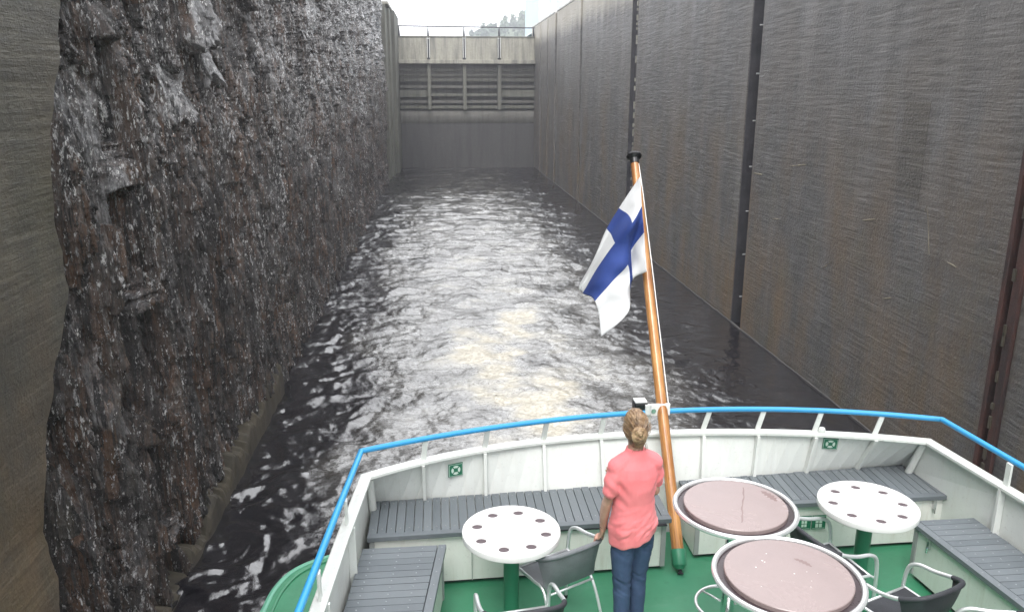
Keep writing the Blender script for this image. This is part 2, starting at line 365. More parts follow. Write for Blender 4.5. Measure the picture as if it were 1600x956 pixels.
    # ---- water: dark peaty water, aerated by the propeller, sky sheen painted into its colour
    m = NT('lock_water'); p = m.pos(); at = m.n('ShaderNodeAttribute', attribute_name='foam')
    foam_sheen = at.outputs['Fac']
    wp = m.pos((.8, 1.25, 1)); f1 = m.noise(wp, 1.5, 7, .68, .9); f2 = m.noise(wp, 6.5, 6, .72, 1.6); f3 = m.noise(wp, 19, 4, .7, 1.)
    v = m.math('ADD', m.math('MULTIPLY', f1, .42), m.math('ADD', m.math('MULTIPLY', f2, .36), m.math('MULTIPLY', f3, .22)))
    fm = m.map(m.math('ADD', v, m.math('MULTIPLY', foam_sheen, .36)), .56, .84)
    fm = m.math('MULTIPLY', fm, m.map(foam_sheen, .05, .4))
    deep = m.mix(m.map(foam_sheen, .1, .9), (.010, .009, .012), (.15, .135, .105))
    warm = m.map(m.math('ADD', foam_sheen, m.math('MULTIPLY', f1, .5)), .80, 1.18)
    fc = m.mix(m.map(f2, .35, .7), m.mix(warm, (.21, .215, .22), (.25, .205, .125)), m.mix(warm, (.60, .61, .62), (.80, .765, .66)))
    c = m.mix(fm, deep, fc)
    r1 = m.noise(m.pos((1, 1.15, 1)), 5.5, 5, .6, .6); r2 = m.noise(p, 24, 4, .6)
    ch = m.map(m.n('ShaderNodeAttribute', attribute_name='churn').outputs['Fac'], 0, 1, .32, 1.)
    n1 = m.bump(m.math('MULTIPLY', r1, ch), .55, .05); n2 = m.bump(m.math('MULTIPLY', r2, ch), .35, .012, n1)
    M['lock_water'] = m.done(c, m.map(fm, 0, 1, .035, .45), None, n2, .5, IOR=2.3)
    # foliage
    m = NT('far_leaves'); p = m.pos(); a = m.noise(p, .35, 4)
    M['far_leaves'] = m.done(m.mix(m.map(a, .35, .65), (.035, .06, .03), (.07, .11, .05)), .7)
    m = NT('grass_ground'); p = m.pos(); a = m.noise(p, .2, 6)
    M['grass_ground'] = m.done(m.mix(m.map(a, .35, .65), (.06, .09, .04), (.10, .12, .06)), .9, None, m.bump(a, .5, .1))
mk()

# ============================================================ SETTING
TOPZ = 12.3
# ---- lock water, displaced
def make_water():
    n1, n2 = 760, 430
    ys = np.concatenate([np.linspace(-8, 4.9, 60), np.geomspace(5.0, YG + 1.5, n1)])
    xs = np.linspace(XL - 1.2, XR + .6, n2)
    Y, X = np.meshgrid(ys, xs, indexing='ij')
    lat = 1 - sstep(3.0, 5.8, np.abs(X - 2.0 + .9 * perlin(Y / 5, Y * 0 + 3, 4)))
    rgt = sstep(5.6, 7.8, X + 1.0 * perlin(Y / 6, X * 0, 8) - .02 * (Y - 10))       # the quiet dark strip on the right
    wx, wy = X + .35 * perlin(X / 1.3, Y / 1.3, 31), Y + .35 * perlin(X / 1.3, Y / 1.3, 37)
    swell = fbm(wx / 1.5, wy / 1.05, 3, 5)
    curl = fbm(wx / .52, wy / .42, 3, 9)
    chop = 1 - np.abs(fbm(wx / .42, wy / .30, 3, 15)) * 1.8
    cross = fbm(wx / 1.7, wy / .55, 3, 71)
    far = sstep(12, 34, Y)
    h = (1 - .62 * rgt) * (.052 * swell + (.033 - .008 * lat) * curl) + lat * (1 - .45 * far) * .020 * chop + (1 - rgt * .75) * far * .060 * cross
    near = 1 - sstep(9, 22, Y); h += near * (1 - .75 * lat) * (1 - .55 * rgt) * (.024 * fbm(wx / .34, wy / .30, 2, 141) + .020 * fbm(wx / .8, wy / .7, 2, 151))
    h += far * (1 - .7 * rgt) * .03 * fbm(X / 3.2, Y / 1.4, 3, 77)
    o = npgrid('water', X, Y, h - .02, M['lock_water'], flip=True)
    cx = 2.1 + .35 * np.sin(Y * .22)
    wid = 1.5 + .07 * np.clip(Y - 5, 0, 30)
    core = 1.1 * np.exp(-((X - cx) / wid) ** 2) * (1 - sstep(19, 38, Y))
    sky_sheen = np.exp(-((X - 1.7 - .9 * perlin(Y / 4, Y * 0, 33)) / (3.3 + .02 * Y)) ** 6) * (1 - .6 * sstep(30, 62, Y)) * .62  # broad sky reflection on the churned water, painted in as pale colour
    a = o.data.attributes.new('churn', 'FLOAT', 'POINT'); a.data.foreach_set('value', np.clip(np.maximum(lat, far) * (1 - .6 * rgt), 0, 1).astype(np.float32).ravel())
    a = o.data.attributes.new('foam', 'FLOAT', 'POINT')
    a.data.foreach_set('value', np.clip(np.maximum(core, sky_sheen) * (.75 + .5 * fbm(X / 1.6, Y / 1.6, 3, 91)), 0, 1).astype(np.float32).ravel())
    tag(o, kind='structure')
make_water()

# ---- blasted rock on the left
def edge_y(z):                                  # where the cast concrete stops and the rock begins
    return np.interp(z, [-1, 0, 1.8, 2.6, 3.45, 4.1, 4.8, 5.6, 6.4, 7.0, 7.7, 9, 14], [7.1, 7.15, 7.28, 7.33, 7.50, 7.95, 8.5, 8.42, 8.6, 8.95, 9.2, 9.35, 9.5])
def make_rock():
    ny, nz = 860, 820
    ys = 1 / np.linspace(1 / 6.7, 1 / 66.5, ny); zs = -.6 + 14.5 * np.linspace(0, 1, nz) ** 1.12
    Y, Z = np.meshgrid(ys, zs, indexing='ij')
    far = sstep(18, 45, Y)
    wy = Y + .16 * fbm(Y / .9, Z / 1.4, 3, 3) + .02 * (Z - 5); wz = Z + .35 * fbm(Y / 1.2, Z / 1.2, 3, 6)
    up = sstep(4.2, 7.6, Z + .8 * perlin(Y / 2, Z / 2, 50))                 # blocky above, cleaved in ribs below
    d = -.14 + .15 * fbm(Y / 2.6, Z / 3.2, 4, 21)
    for s, ay, az, off, tl in ((101, 1.6, 2.4, .15, .15), (111, .62, 1.15, .09, .22), (121, .26, .62, .05, .28), (131, .11, .30, .02, .3)):
        A, B, DX, DY, E = voro(wy / ay, wz / az, s)
        d += (.16 + .84 * up) * (off * (A - .5) + tl * az * (.5 * (B - .5) * DX - (.25 + .5 * A) * DY * .55))
    ridge = lambda a, b, s_: 1 - 2 * np.abs(perlin(a, b, s_))           # sharp vertical arrises
    low_ = 1 - .62 * up; sy = Y + .06 * fbm(Y / 1.5, Z / 4.5, 3, 3) + .02 * (Z - 5)
    d += low_ * (.16 * ridge(sy / .62, Z / 4.6, 201) + .11 * ridge(sy / .30, Z / 3.0, 203) + .07 * ridge(sy / .15, Z / 1.9, 205) + .03 * ridge(sy / .08, Z / 1.1, 207)) - .12 * low_
    for s, ay, az, off in ((211, .22, 1.3, .08), (221, .11, .62, .055), (231, .06, .28, .03)):
        A, B, DX, DY, E = voro(sy / ay, Z / az, s)
        d += (.5 + .5 * low_) * (off * (A - .5) + off * .9 * (B - .5) * DX - off * .8 * DY)
    d += .018 * fbm(Y / .20, Z / .50, 4, 41)
    # large ledges; sky reflected off their wet faces is painted in as pale rock
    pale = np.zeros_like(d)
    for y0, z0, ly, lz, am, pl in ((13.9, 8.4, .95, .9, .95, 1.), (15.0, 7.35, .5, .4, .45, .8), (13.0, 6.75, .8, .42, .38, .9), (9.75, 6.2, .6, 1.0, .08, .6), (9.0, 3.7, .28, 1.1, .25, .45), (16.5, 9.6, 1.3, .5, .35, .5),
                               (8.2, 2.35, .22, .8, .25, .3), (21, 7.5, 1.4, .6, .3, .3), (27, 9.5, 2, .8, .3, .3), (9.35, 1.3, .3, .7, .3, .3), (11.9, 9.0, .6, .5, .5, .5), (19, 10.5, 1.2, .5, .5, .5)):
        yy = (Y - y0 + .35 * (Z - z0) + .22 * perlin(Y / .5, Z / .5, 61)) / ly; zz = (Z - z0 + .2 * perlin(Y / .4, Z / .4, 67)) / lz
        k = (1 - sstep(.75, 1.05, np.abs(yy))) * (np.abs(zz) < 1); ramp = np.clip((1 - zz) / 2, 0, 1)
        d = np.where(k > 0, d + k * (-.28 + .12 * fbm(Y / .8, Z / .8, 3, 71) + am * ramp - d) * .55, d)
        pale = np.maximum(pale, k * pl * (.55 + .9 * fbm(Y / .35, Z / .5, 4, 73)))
    # five cut pockets, one above the other, ribbed below the cavity
    for y0, z0 in ((10.54, 7.04), (10.41, 5.26), (10.62, 3.68), (10.29, 1.97), (10.25, .43)):
        u = (Y - y0) / .30; top = (Z - z0)
        cav = (1 - sstep(.70, 1.0, np.abs(u))) * sstep(-.40, -.30, top) * (1 - sstep(.30, .40, top))
        lip = (1 - sstep(.9, 1.5, np.abs(u))) * sstep(.30, .40, top) * (1 - sstep(.5, .9, top)); d += lip * .20
        d = np.where(cav > 0, d * (1 - cav) + cav * -1.5, d)
        tw = (np.abs(u) < .95) & (top < -.30) & (top > -1.15)
        slope = -.95 + (-.3 - top) * .95 + .06 * np.sin(top * 2 * np.pi / .115) + .12 * np.abs(u)
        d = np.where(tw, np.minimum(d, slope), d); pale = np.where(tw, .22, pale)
    # merge behind the concrete, sink a little at the far end
    e = edge_y(Z)
    d = np.where(Y < e + .25, np.minimum(d, -.10 - .5 * (1 - sstep(0, .25, Y - e))), d)
    d = np.minimum(d, .42)
    d -= .30 * sstep(63, 66, Y)
    low = 1 - sstep(.12, .4, Z); d = np.where((Y < 18.3) & (Y > 10.6), d - low * .20, d)
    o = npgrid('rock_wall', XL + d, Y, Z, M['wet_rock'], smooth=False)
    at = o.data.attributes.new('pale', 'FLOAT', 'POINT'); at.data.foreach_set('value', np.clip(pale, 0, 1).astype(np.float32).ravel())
    tag(o, 'wet dark blasted rock face with jagged ledges rising from the water on the left', 'rock wall')
make_rock()

# ---- concrete footing under the rock
def make_footing():
    top = [(9.6, .10), (10.4, .02), (10.9, .24), (11.3, .05), (11.8, .20), (12.3, .36), (13.1, .24), (13.6, .42), (14.3, .30), (15.0, .52), (15.8, .40), (16.4, .62), (17.2, .42), (18.06, .58), (18.1, -.3)]
    mb = MB(); n = 240; P = []
    ys = np.linspace(9.6, 18.08, n); tz = np.interp(ys, [t[0] for t in top], [t[1] for t in top])
    for i, y in enumerate(ys):
        z = tz[i] + .10 * perlin(np.array([y * 3.1]), np.array([.5]), 5)[0] + .09 * perlin(np.array([y * 10]), np.array([.5]), 6)[0]
        b = .02 * perlin(np.array([y * 2]), np.array([.2]), 8)[0]
        P.append([(XL + .13 + b, y, -.7), (XL + .11 + b, y, z * .5), (XL + .09 + b, y, z - .05), (XL + .05 + b, y, z), (XL - .5, y, z + .16), (XL - .9, y, -.7)])
    mb.grid(P); mb.f = [f[::-1] for f in mb.f]
    mb.add(P[-1], [(0, 1, 2, 3, 4, 5)])
    o = mb.build('concrete_footing', M['footing_tan'], smooth=False)
    tag(o, 'low broken tan concrete footing between the rock face and the water', 'footing')
make_footing()

# ---- cast concrete at the near left
def make_left_concrete():
    zs = np.linspace(-.6, 14, 260); mb = MB(); P = []
    for z in zs:
        e = float(edge_y(z)) + .09 * float(fbm(np.array([z * 1.6]), np.array([.3]), 4, 17)[0])
        P.append([(XL, -6., z), (XL, 2., z), (XL, e - .06, z), (XL - .03, e, z), (XL - .65, e + .05, z)])
    mb.grid(P); o = mb.build('concrete_wall', M['concrete_olive'], smooth=True)
    tag(o, 'olive stained cast concrete wall at the left edge of the photo, nearest the boat', 'wall')
make_left_concrete()

# ---- concrete return wall between the rock and the gate
e = empty('concrete_pier', (XL, 62, 0), label='narrow pale concrete wall between the rock face and the lock gate', cat='pier')
for i, (a, b, m) in enumerate((((-6.5, 64.6), (-3.80, 67.0), 'concrete_moss'), ((-6.5, 67.06), (-3.62, 69.6), 'concrete_moss'), ((-6.5, 69.66), (-3.35, YG + 3), 'concrete_moss'))):
    mb = MB(); mb.box((a[0] - XL, a[1] - 62, -1), (b[0] - XL, b[1] - 62, TOPZ + .8)); mb.build('concrete_panel', M[m], e, bevel=.03)
mb = MB(); mb.box((-2.6, 2.7, TOPZ + .803), (.3, YG - 59, TOPZ + 1.0)); mb.build('coping', M['concrete_pale'], e)

# ---- lock wall on the right: cast bays, joints, hook niche, steel channels
def right_wall():
    w = empty('lock_wall', (XR, 20, 0), label='tall grey board marked concrete lock wall with vertical joints along the right', cat='wall')
    ox, oy = XR, 20.
    cuts = [(-6, 11.0), (11.42, 22.0), (22.78, 36.05), (37.2, 50.0), (50.6, 60.6), (61.5, 65.4), (65.8, 69.8), (70.2, YG + 3)]
    for k, (a, b) in enumerate(cuts):
        mb = MB(); mb.box((0, a - oy, -1), (1.4, b - oy, TOPZ)); mb.build('concrete_panel', M['concrete_slate'], w, bevel=.025)
        mb = MB(); mb.box((-.04, a - oy, TOPZ + .002), (1.5, b - oy, TOPZ + .16)); mb.build('coping', M['coping_pale'], w, bevel=.02)
    # niche with mooring hooks
    mb = MB(); mb.box((.42, 21.95 - oy, -1), (.7, 22.83 - oy, TOPZ)); nb = mb.build('niche_back', M['dark_steel'], w)
    mb = MB(); mb.box((.012, 22.745 - oy, -1), (.419, 22.777 - oy, TOPZ)); mb.build('niche_side', M['dark_steel'], w)
    mb = MB(); mb.box((.012, 37.16 - oy, -1), (.219, 37.197 - oy, TOPZ)); mb.build('niche_side', M['dark_steel'], w)
    proto = None
    for i in range(9):
        z = .95 + 1.26 * i
        if proto is None:
            mb = MB(); mb.tube([(-.02, 0, 0), (.20, 0, 0), (.20, 0, .12), (.13, 0, .17)], .022, 6); mb.tube([(.42, 0, 0), (.2, 0, 0)], .03, 6)
            proto = mb.build('mooring_hook', M['grey_seal'], nb); ho = proto
        else:
            ho = proto.copy(); COL.objects.link(ho); ho.parent = nb
        ho.location = (0, 22.14 - oy, z)
    # joints packed with old mortar / steel
    mb = MB(); mb.box((.22, 36.0 - oy, -1), (.6, 37.25 - oy, TOPZ)); j = mb.build('joint_back', M['dark_steel'], w)
    mb = MB()
    for k in range(60):
        z = .2 + k * .2; 
        if RNG.random() < .62: mb.box((.1, 36.62 - oy + .05 * RNG.random(), z), (.24, 36.74 - oy + .05 * RNG.random(), z + .08 + .16 * RNG.random()))
    tag(mb.build('mortar_strip', M['concrete_pale'], j), kind='stuff')
    for a, b in ((50.0, 50.6), (65.4, 65.8), (69.8, 70.2)):
        mb = MB(); mb.box((.15, a - .05 - oy, -1), (.5, b + .05 - oy, TOPZ)); mb.build('joint_back', M['dark_steel'], w)
    mb = MB(); mb.box((.1, 60.55 - oy, -1), (.5, 61.55 - oy, TOPZ)); mb.build('joint_back', M['mortar'], w)
    # waterline ledge along the wall foot
    mb = MB(); P = []
    for y in np.linspace(11.42, YG, 160):
        z = .02 + .02 * perlin(np.array([y * 1.3]), np.array([.1]), 3)[0]
        P.append([(-.02, y - oy, -.5), (-.02, y - oy, z), (.01, y - oy, z + .02)])
    mb.grid(P); mb.build('wall_foot', M['concrete_dark'], w, smooth=True)
    # patch, crack and scrapes
    mb = MB(); mb.box((-.006, 13.95 - oy, 4.85), (.01, 14.75 - oy, 6.6)); mb.build('render_patch', M['concrete_brown'], w, bevel=.004)
right_wall()
def scrapes():
    w = bpy.data.objects['lock_wall']; k = 0
    for y, z, ly, lz, wd in ((13.62, 4.75, -.22, -.78, .022), (13.66, 4.80, .02, -.10, .04), (15.3, 4.3, .5, -.10, .02), (18.6, 5.1, .9, -.12, .025), (19.8, 3.6, .5, -.06, .02), (16.9, 3.1, .4, -.25, .02), (21.2, 4.6, .6, -.02, .03), (14.4, 2.9, .3, -.1, .02), (12.6, 3.9, .25, .03, .02)):
        mb = MB(); P = []
        for i in range(14):
            t = i / 13; ww = wd * (.3 + RNG.random()) * math.sin(math.pi * (.08 + .84 * t)); P.append([(-.008, y - 20 + ly * t, z + lz * t + ww), (-.016, y - 20 + ly * t, z + lz * t), (-.008, y - 20 + ly * t, z + lz * t - ww)])
        mb.grid(P); mb.build('scrape', M['scrape_pale'], w)
scrapes()
# rusty guide channel nearest on the right
g = empty('steel_channel', (XR, 11.2, 0), label='rust red steel guide channel let into the right lock wall nearest the boat', cat='guide channel')
mb = MB(); mb.box((-.05, -.20, -1), (.12, -.03, TOPZ)); mb.build('flange', M['rust_steel'], g, bevel=.01)
mb = MB(); mb.box((.22, -.035, -1), (.3, .13, TOPZ)); mb.build('web', M['rust_steel'], g)
mb = MB(); mb.box((-.05, .125, -1), (.3, .215, TOPZ)); mb.build('flange', M['rust_steel'], g, bevel=.01)
mb = MB()
for k in range(40):
    z = k * .26 + .1 * RNG.random()
    if RNG.random() < .55: mb.box((-.075, -.06 - .03 * RNG.random(), z), (-.045, -.02, z + .1 + .2 * RNG.random()))
tag(mb.build('mortar_strip', M['footing_tan'], g), kind='stuff')

# ---- far gate
def make_gate():
    x0, x1 = -3.3, XR - .02; cx = (x0 + x1) / 2
    g = empty('lock_gate', (cx, YG, 0), label='weathered lock gate with barred bays closing the far end of the chamber', cat='lock gate')
    L = x0 - cx, x1 - cx; posts = [-.68 - cx, 2.46 - cx, 5.56 - cx]
    mb = MB(); mb.box((L[0], .6, -1), (L[1], 3, 3.95)); mb.build('sill_wall', M['concrete_dark'], g)
    mb = MB(); prof = [(.58, 3.952), (.46, 4.2), (.42, 4.5), (.45, 4.85), (.62, 5.08), (1.6, 5.12), (1.6, 3.952)]
    P = [[(x, y, z) for y, z in prof] for x in (L[0], L[1])]; mb.grid(P); mb.add(P[0], [tuple(range(7))]); mb.add(P[1], [tuple(range(6, -1, -1))])
    mb.build('rounded_sill', M['concrete_sill'], g, smooth=True)
    mb = MB(); mb.box((L[0], .95, 5.13), (L[1], 1.3, 9.08)); mb.build('skin_plate', M['concrete_sill'], g)
    for p in posts:
        mb = MB(); mb.box((p - .16, .1, 5.13), (p + .16, .92, 9.08)); mb.build('post', M['concrete_moss'], g, bevel=.03)
    edges = [L[0]] + posts + [L[1]]
    for i in range(4):
        a, b = edges[i] + (.17 if i else 0), edges[i + 1] - (.17 if i < 3 else 0)
        for z, hh, m in ((8.6, .13, 0), (8.15, .10, 0), (7.75, .16, 0), (7.15, .14, 0), (6.45, .14, 0), (5.85, .14, 0), (5.4, .16, 0)):
            mb = MB(); mb.box((a, .40, z - hh), (b, .93, z + hh * .6)); mb.build('beam', M['concrete_sill' if z in (7.15, 5.85) else 'concrete_moss'], g, bevel=.03)
        if i in (0, 3):
            mb = MB(); mb.box((a, .30, 6.25), (b, .42, 6.85)); mb.build('pale_plank', M['concrete_moss'], g, bevel=.01)
        nb = 20; proto = None
        for k in range(nb):
            x = a + (b - a) * (k + .5) / nb
            if proto is None:
                mb = MB(); mb.box((-.016, .2, 7.55), (.016, .25, 9.05)); proto = mb.build('bar', M['concrete_sill'], g); bo = proto
            else:
                bo = proto.copy(); COL.objects.link(bo); bo.parent = g
            bo.location = (x, 0, 0)
    mb = MB(); mb.box((L[0], -.15, 9.083), (L[1], 1.4, 9.42)); mb.build('ledge', M['concrete_pale'], g, bevel=.03)
    for i in range(4):
        a, b = edges[i] + (.14 if i else 0), edges[i + 1] - (.14 if i < 3 else 0)
        mb = MB(); mb.box((a, .45, 9.423), (b, .8, 11.28)); mb.build('upper_panel', M['concrete_pale'], g, bevel=.02)
    for p in posts:
        mb = MB(); mb.box((p - .137, .55, 9.423), (p + .137, .8, 11.2)); mb.build('slot_back', M['dark_steel'], g)
        for s in (-.12, .07):
            mb = MB(); mb.box((p + s, .30, 9.6), (p + s + .06, .546, 11.3)); mb.build('guide_rail', M['coping_pale'], g)
    mb = MB(); mb.box((L[0], .42, 11.284), (L[1], 1.6, 11.42)); mb.build('walkway', M['concrete_moss'], g, bevel=.02)
    mb = MB()
    mb.tube([(L[0], .55, 12.25), (L[1], .55, 12.15)], .05, 8); mb.build('handrail', M['dark_steel'], g)
    for p in posts + [L[0] + .1, L[1] - .1]:
        mb = MB(); mb.add([(p-.1, .5, 11.42), (p+.1, .5, 11.42), (p+.03, .5, 12.2), (p-.03, .5, 12.2), (p-.1, .6, 11.42), (p+.1, .6, 11.42), (p+.03, .6, 12.2), (p-.03, .6, 12.2)],
                          [(0,1,2,3), (7,6,5,4), (0,4,5,1), (1,5,6,2), (2,6,7,3), (3,7,4,0)]); mb.build('rail_post', M['dark_steel'], g)
make_gate()

# ---- land beyond the lock walls
def land():
    mb = MB(); z = TOPZ - .02
    mb.box((XR + 1.2, -200, -2), (400, 900, z)); mb.box((-400, -200, -2), (XL - 2.9, 900, z + .5)); 
    o = mb.build('ground', M['grass_ground']); tag(o, kind='structure')
    mb = MB(); mb.box((XL - 2.9, YG + 1.7, -2), (XR + 1.2, 900, 9.9)); o = mb.build('upper_water', M['glass_dark']); tag(o, kind='structure')
    n = 60; xs = np.linspace(-50, 340, n); ys = np.linspace(340, 800, n)
    X, Y = np.meshgrid(xs, ys, indexing='ij')
    Z = 11.5 + 40 * sstep(-60, 100, X + .12 * (490 - Y)) * sstep(340, 490, Y) + 3 * fbm(X / 50, Y / 50, 3, 2)
    K = .8; o = npgrid('hill', X * K, Y * K, CAM_H + (Z - CAM_H) * K, M['grass_ground'], flip=False); tag(o, kind='structure')
    # the far wood on the hill: leaf clumps around many small crowns
    mb = MB()
    for k in range(420):
        x = RNG.uniform(0, 110); y = RNG.uniform(405, 590)
        zz = 11.5 + 40 * float(sstep(-60, 100, np.array(x + .12 * (490 - y)))) * float(sstep(340, 490, np.array(y)))
        hh = RNG.uniform(4, 10) * (.6 + .4 * float(sstep(0, 32, np.array(x))))
        if hh < 1: continue
        mb.tube([(x, y, zz - 1), (x, y, zz + hh * .6)], .15, 4)
        for q in range(26):
            a = RNG.uniform(0, 6.28); r = hh * .3 * math.sqrt(RNG.random()); t = RNG.uniform(.2, 1); rr = r * (1.15 - t)
            c = Vector((x + rr * math.cos(a), y + rr * math.sin(a), zz + hh * t)); s = RNG.uniform(.8, 1.9)
            u = Vector(RNG.normal(size=3)).normalized() * s; v = u.orthogonal().normalized() * s
            mb.add([c - u, c + v, c + u, c - v], [(0, 1, 2, 3)])
    mb.v = [(x * K, y * K, CAM_H + (z - CAM_H) * K) for x, y, z in mb.v]
    o = mb.build('far_wood', M['far_leaves']); tag(o, 'pale hazy wooded hill behind the lock gate', None, None, 'stuff')
land()
def building():
    b = empty('control_building', (12.5, 78, TOPZ), label='pale blue and white clad lock building standing above the right wall', cat='building')
    mb = MB(); mb.box((-2.95, .06, .1), (7, 12, 9)); mb.build('wall', M['building_blue'], b)
    mb = MB(); mb.box((-3.0, 0, 0), (7.1, 12.1, .1)); mb.build('plinth', M['building_white'], b)
    for k in range(9):
        mb = MB(); x = -2.95 + k * 1.1; mb.box((x + .03, 0, .12), (x + (.5 if k % 2 else .95), .057, 8.9)); mb.build('panel', M['building_white'], b)
    for z in (3.2, 6.2):
        for x in (.2, 3.5):
            mb = MB(); mb.box((x, -.05, z), (x + .9, -.003, z + 1.4)); f = mb.build('window', M['building_white'], b)
            mb = MB(); mb.box((x + .08, -.058, z + .08), (x + .82, -.052, z + 1.32)); mb.build('pane', M['glass_dark'], f)
    mb = MB(); mb.box((-3.2, -.2, 9.003), (7.2, 12.2, 9.3)); mb.build('roof', M['building_white'], b, bevel=.03)
building()

# ============================================================ BOAT  (heights below are above the deck)
def poly(pts, deg=4, n=40):
    p = np.array(pts); c = np.polyfit(p[:, 0], p[:, 1], deg); xs = np.linspace(p[0, 0], p[-1, 0], n)
    return [(x, float(np.polyval(c, x))) for x in xs]
CAPH, RAILH = .80, 1.0
cap_s = poly([(-.587,5.43),(-.175,5.635),(.32,5.84),(.793,5.92),(1.277,5.975),(1.80,6.0),(2.153,5.985),(2.627,5.94),(3.12,5.85),(3.54,5.76),(3.89,5.635)])
rail_s = poly([(-.614,5.445),(-.364,5.55),(-.146,5.62),(.219,5.745),(.729,5.86),(1.364,5.945),(1.76,5.99),(2.186,5.985),(2.665,5.955),(3.09,5.88),(3.54,5.76),(3.966,5.62)])
LX = lambda y: -.60 - .075 * (5.44 - y)              # port and starboard bulwark lines
RX = lambda y: 3.92 + .085 * (5.62 - y)
ys_f = [4.6, 3.8, 3.0, 2.2, 1.2, 0.2, -1.0, -2.5]
cap_l = [(LX(y), y) for y in reversed(ys_f)]; cap_r = [(RX(y), y) for y in ys_f]
boat = empty('passenger_boat', (1.7, 3.0, DK), label='white passenger boat stern with green deck and blue handrail', cat='boat')
BO = Vector((1.7, 3.0, 0))
def B(x, y, h): return (x - BO.x, y - BO.y, h)
# hull
def hull():
    o = []
    def side(x0, ys): return [(x0(y), y) for y in ys]
    left = [(-1.42 - .03 * (5.45 - y), y) for y in (-2.6, -1, 0, 1, 2, 3, 4, 5.0)]
    cl = catmull([(-1.42, 5.45, 0), (-1.38, 5.75, 0), (-1.26, 6.0, 0), (-1.0, 6.17, 0), (-.6, 6.27, 0)], 5)
    st = [(x, 6.27 + .16 * (1 - ((x - 1.7) / 2.3) ** 2)) for x in np.linspace(-.3, 3.7, 14)]
    cr_ = [(3.4 - p.x, p.y) for p in reversed(cl)]
    right = [(3.4 - x, y) for x, y in reversed(left)]
    out = left + [(p.x, p.y) for p in cl] + st + cr_ + right
    mb = MB(); P = []
    for x, y in out:
        col = []
        for h, k in ((-.36, 1.0), (-.9, .995), (-2.0, .97), (-3.0, .93), (-4.2, .86)):
            col.append(B(1.7 + (x - 1.7) * k, 2 + (y - 2) * (.5 + .5 * k), h))
        P.append(col)
    mb.grid(P); mb.build('hull', M['hull_white'], boat, smooth=True)
    mb = MB(); n = len(out); mb.add([B(x, y, -.30) for x, y in out] + [B(x, y, -.36) for x, y in out], [tuple(range(n - 1, -1, -1)), tuple(range(n, 2 * n))] + [(i, (i+1) % n, n+(i+1) % n, n+i) for i in range(n)])
    mb.build('side_deck', M['deck_green'], boat)
    mb = MB(); mb.tube([B(x, y, -.315) for x, y in out], .028, 8); mb.build('rubbing_strake', M['strake_green'], boat, smooth=True)
    mb = MB(); mb.tube([B(1.7 + (x - 1.7) * .978, 2 + (y - 2) * .988, -.295) for x, y in out], .012, 6); mb.build('deck_edge_bead', M['deck_green'], boat, smooth=True)
hull()
# deck
outl = [(x + .01, y) for x, y in cap_l] + [(-.58, 5.66)] + [(x, 5.80) for x in np.linspace(0, 3.6, 6)] + [(3.96, 5.86)] + [(x - .01, y) for x, y in cap_r]
mb = MB(); mb.prism([B(x, y, 0)[:2] for x, y in reversed(outl)], -.28, 0); mb.build('deck', M['deck_green'], boat)
# bulwark: foot line straight, top line bowed
def bulwark():
    foot = [(x, 5.72 + .055 * (x + .6)) for x, y in cap_s]
    segs = (('side_bulwark', [(p, p) for p in cap_l] + [(cap_s[0], foot[0])], 1), ('stern_bulwark', list(zip(cap_s, foot)), 1), ('side_bulwark', [(cap_s[-1], foot[-1])] + [(p, p) for p in cap_r], 1))
    for nm, L, sg in segs:
        mb = MB(); P = []; Q = []
        for i, (t, f) in enumerate(L):
            a = Vector(L[max(0, i-1)][0]); b = Vector(L[min(len(L)-1, i+1)][0]); d = (b - a).normalized(); nrm = Vector((-d.y, d.x))   # outward (left of travel)
            o_ = nrm * .03; fo = Vector(f); 
            def at(h, w): 
                k = (h - .42) / (CAPH - .42); k = max(k, 0); q = fo + (Vector(t) - fo) * k + nrm * w; return B(q.x, q.y, h)
            P.append([at(-.28, 0), at(0, 0), at(.42, 0), at(CAPH - .012, 0), at(CAPH - .012, .03), at(.42, .03), at(-.28, .03)])
        mb.grid(P); mb.add(P[0], [tuple(range(7))]); mb.add(P[-1], [tuple(range(6, -1, -1))]); mb.build(nm, M['white_paint'], boat)
    return foot
foot_s = bulwark()
def strip(name, pts, half, h0, h1, m, bev=.004):
    mb = MB(); P = []
    for i, p in enumerate(pts):
        a = Vector(pts[max(0, i-1)]); b = Vector(pts[min(len(pts)-1, i+1)]); d1 = (Vector(p) - a); d2 = (b - Vector(p))
        d1 = d1.normalized() if d1.length else d2.normalized(); d2 = d2.normalized() if d2.length else d1
        n = Vector((-(d1 + d2).y, (d1 + d2).x)).normalized(); k = half / max(.5, n.dot(Vector((-d1.y, d1.x))))
        q, r = Vector(p) + n * k, Vector(p) - n * k
        P.append([B(q.x, q.y, h0), B(q.x, q.y, h1 - .006), B(q.x - n.x*.008, q.y - n.y*.008, h1), B(r.x + n.x*.008, r.y + n.y*.008, h1), B(r.x, r.y, h1 - .006), B(r.x, r.y, h0), B(q.x, q.y, h0)])
    mb.grid(P); mb.add(P[0][:6], [(0,1,2,3,4,5)]); mb.add(P[-1][:6], [(5,4,3,2,1,0)]); return mb.build(name, m, boat)
strip('bulwark_cap', cap_l + cap_s + cap_r, .042, CAPH - .01, CAPH + .016, M['white_paint'])
rl = [(LX(y) - .02, y) for y in reversed(ys_f)] + rail_s + [(RX(y) + .03, y) for y in ys_f]
mb = MB(); mb.tube([B(x, y, RAILH) for x, y in rl], .0215, 14); mb.build('handrail', M['blue_paint'], boat, smooth=True)
def sternpt(c, x): return (x, float(np.interp(x, [p[0] for p in c], [p[1] for p in c])))
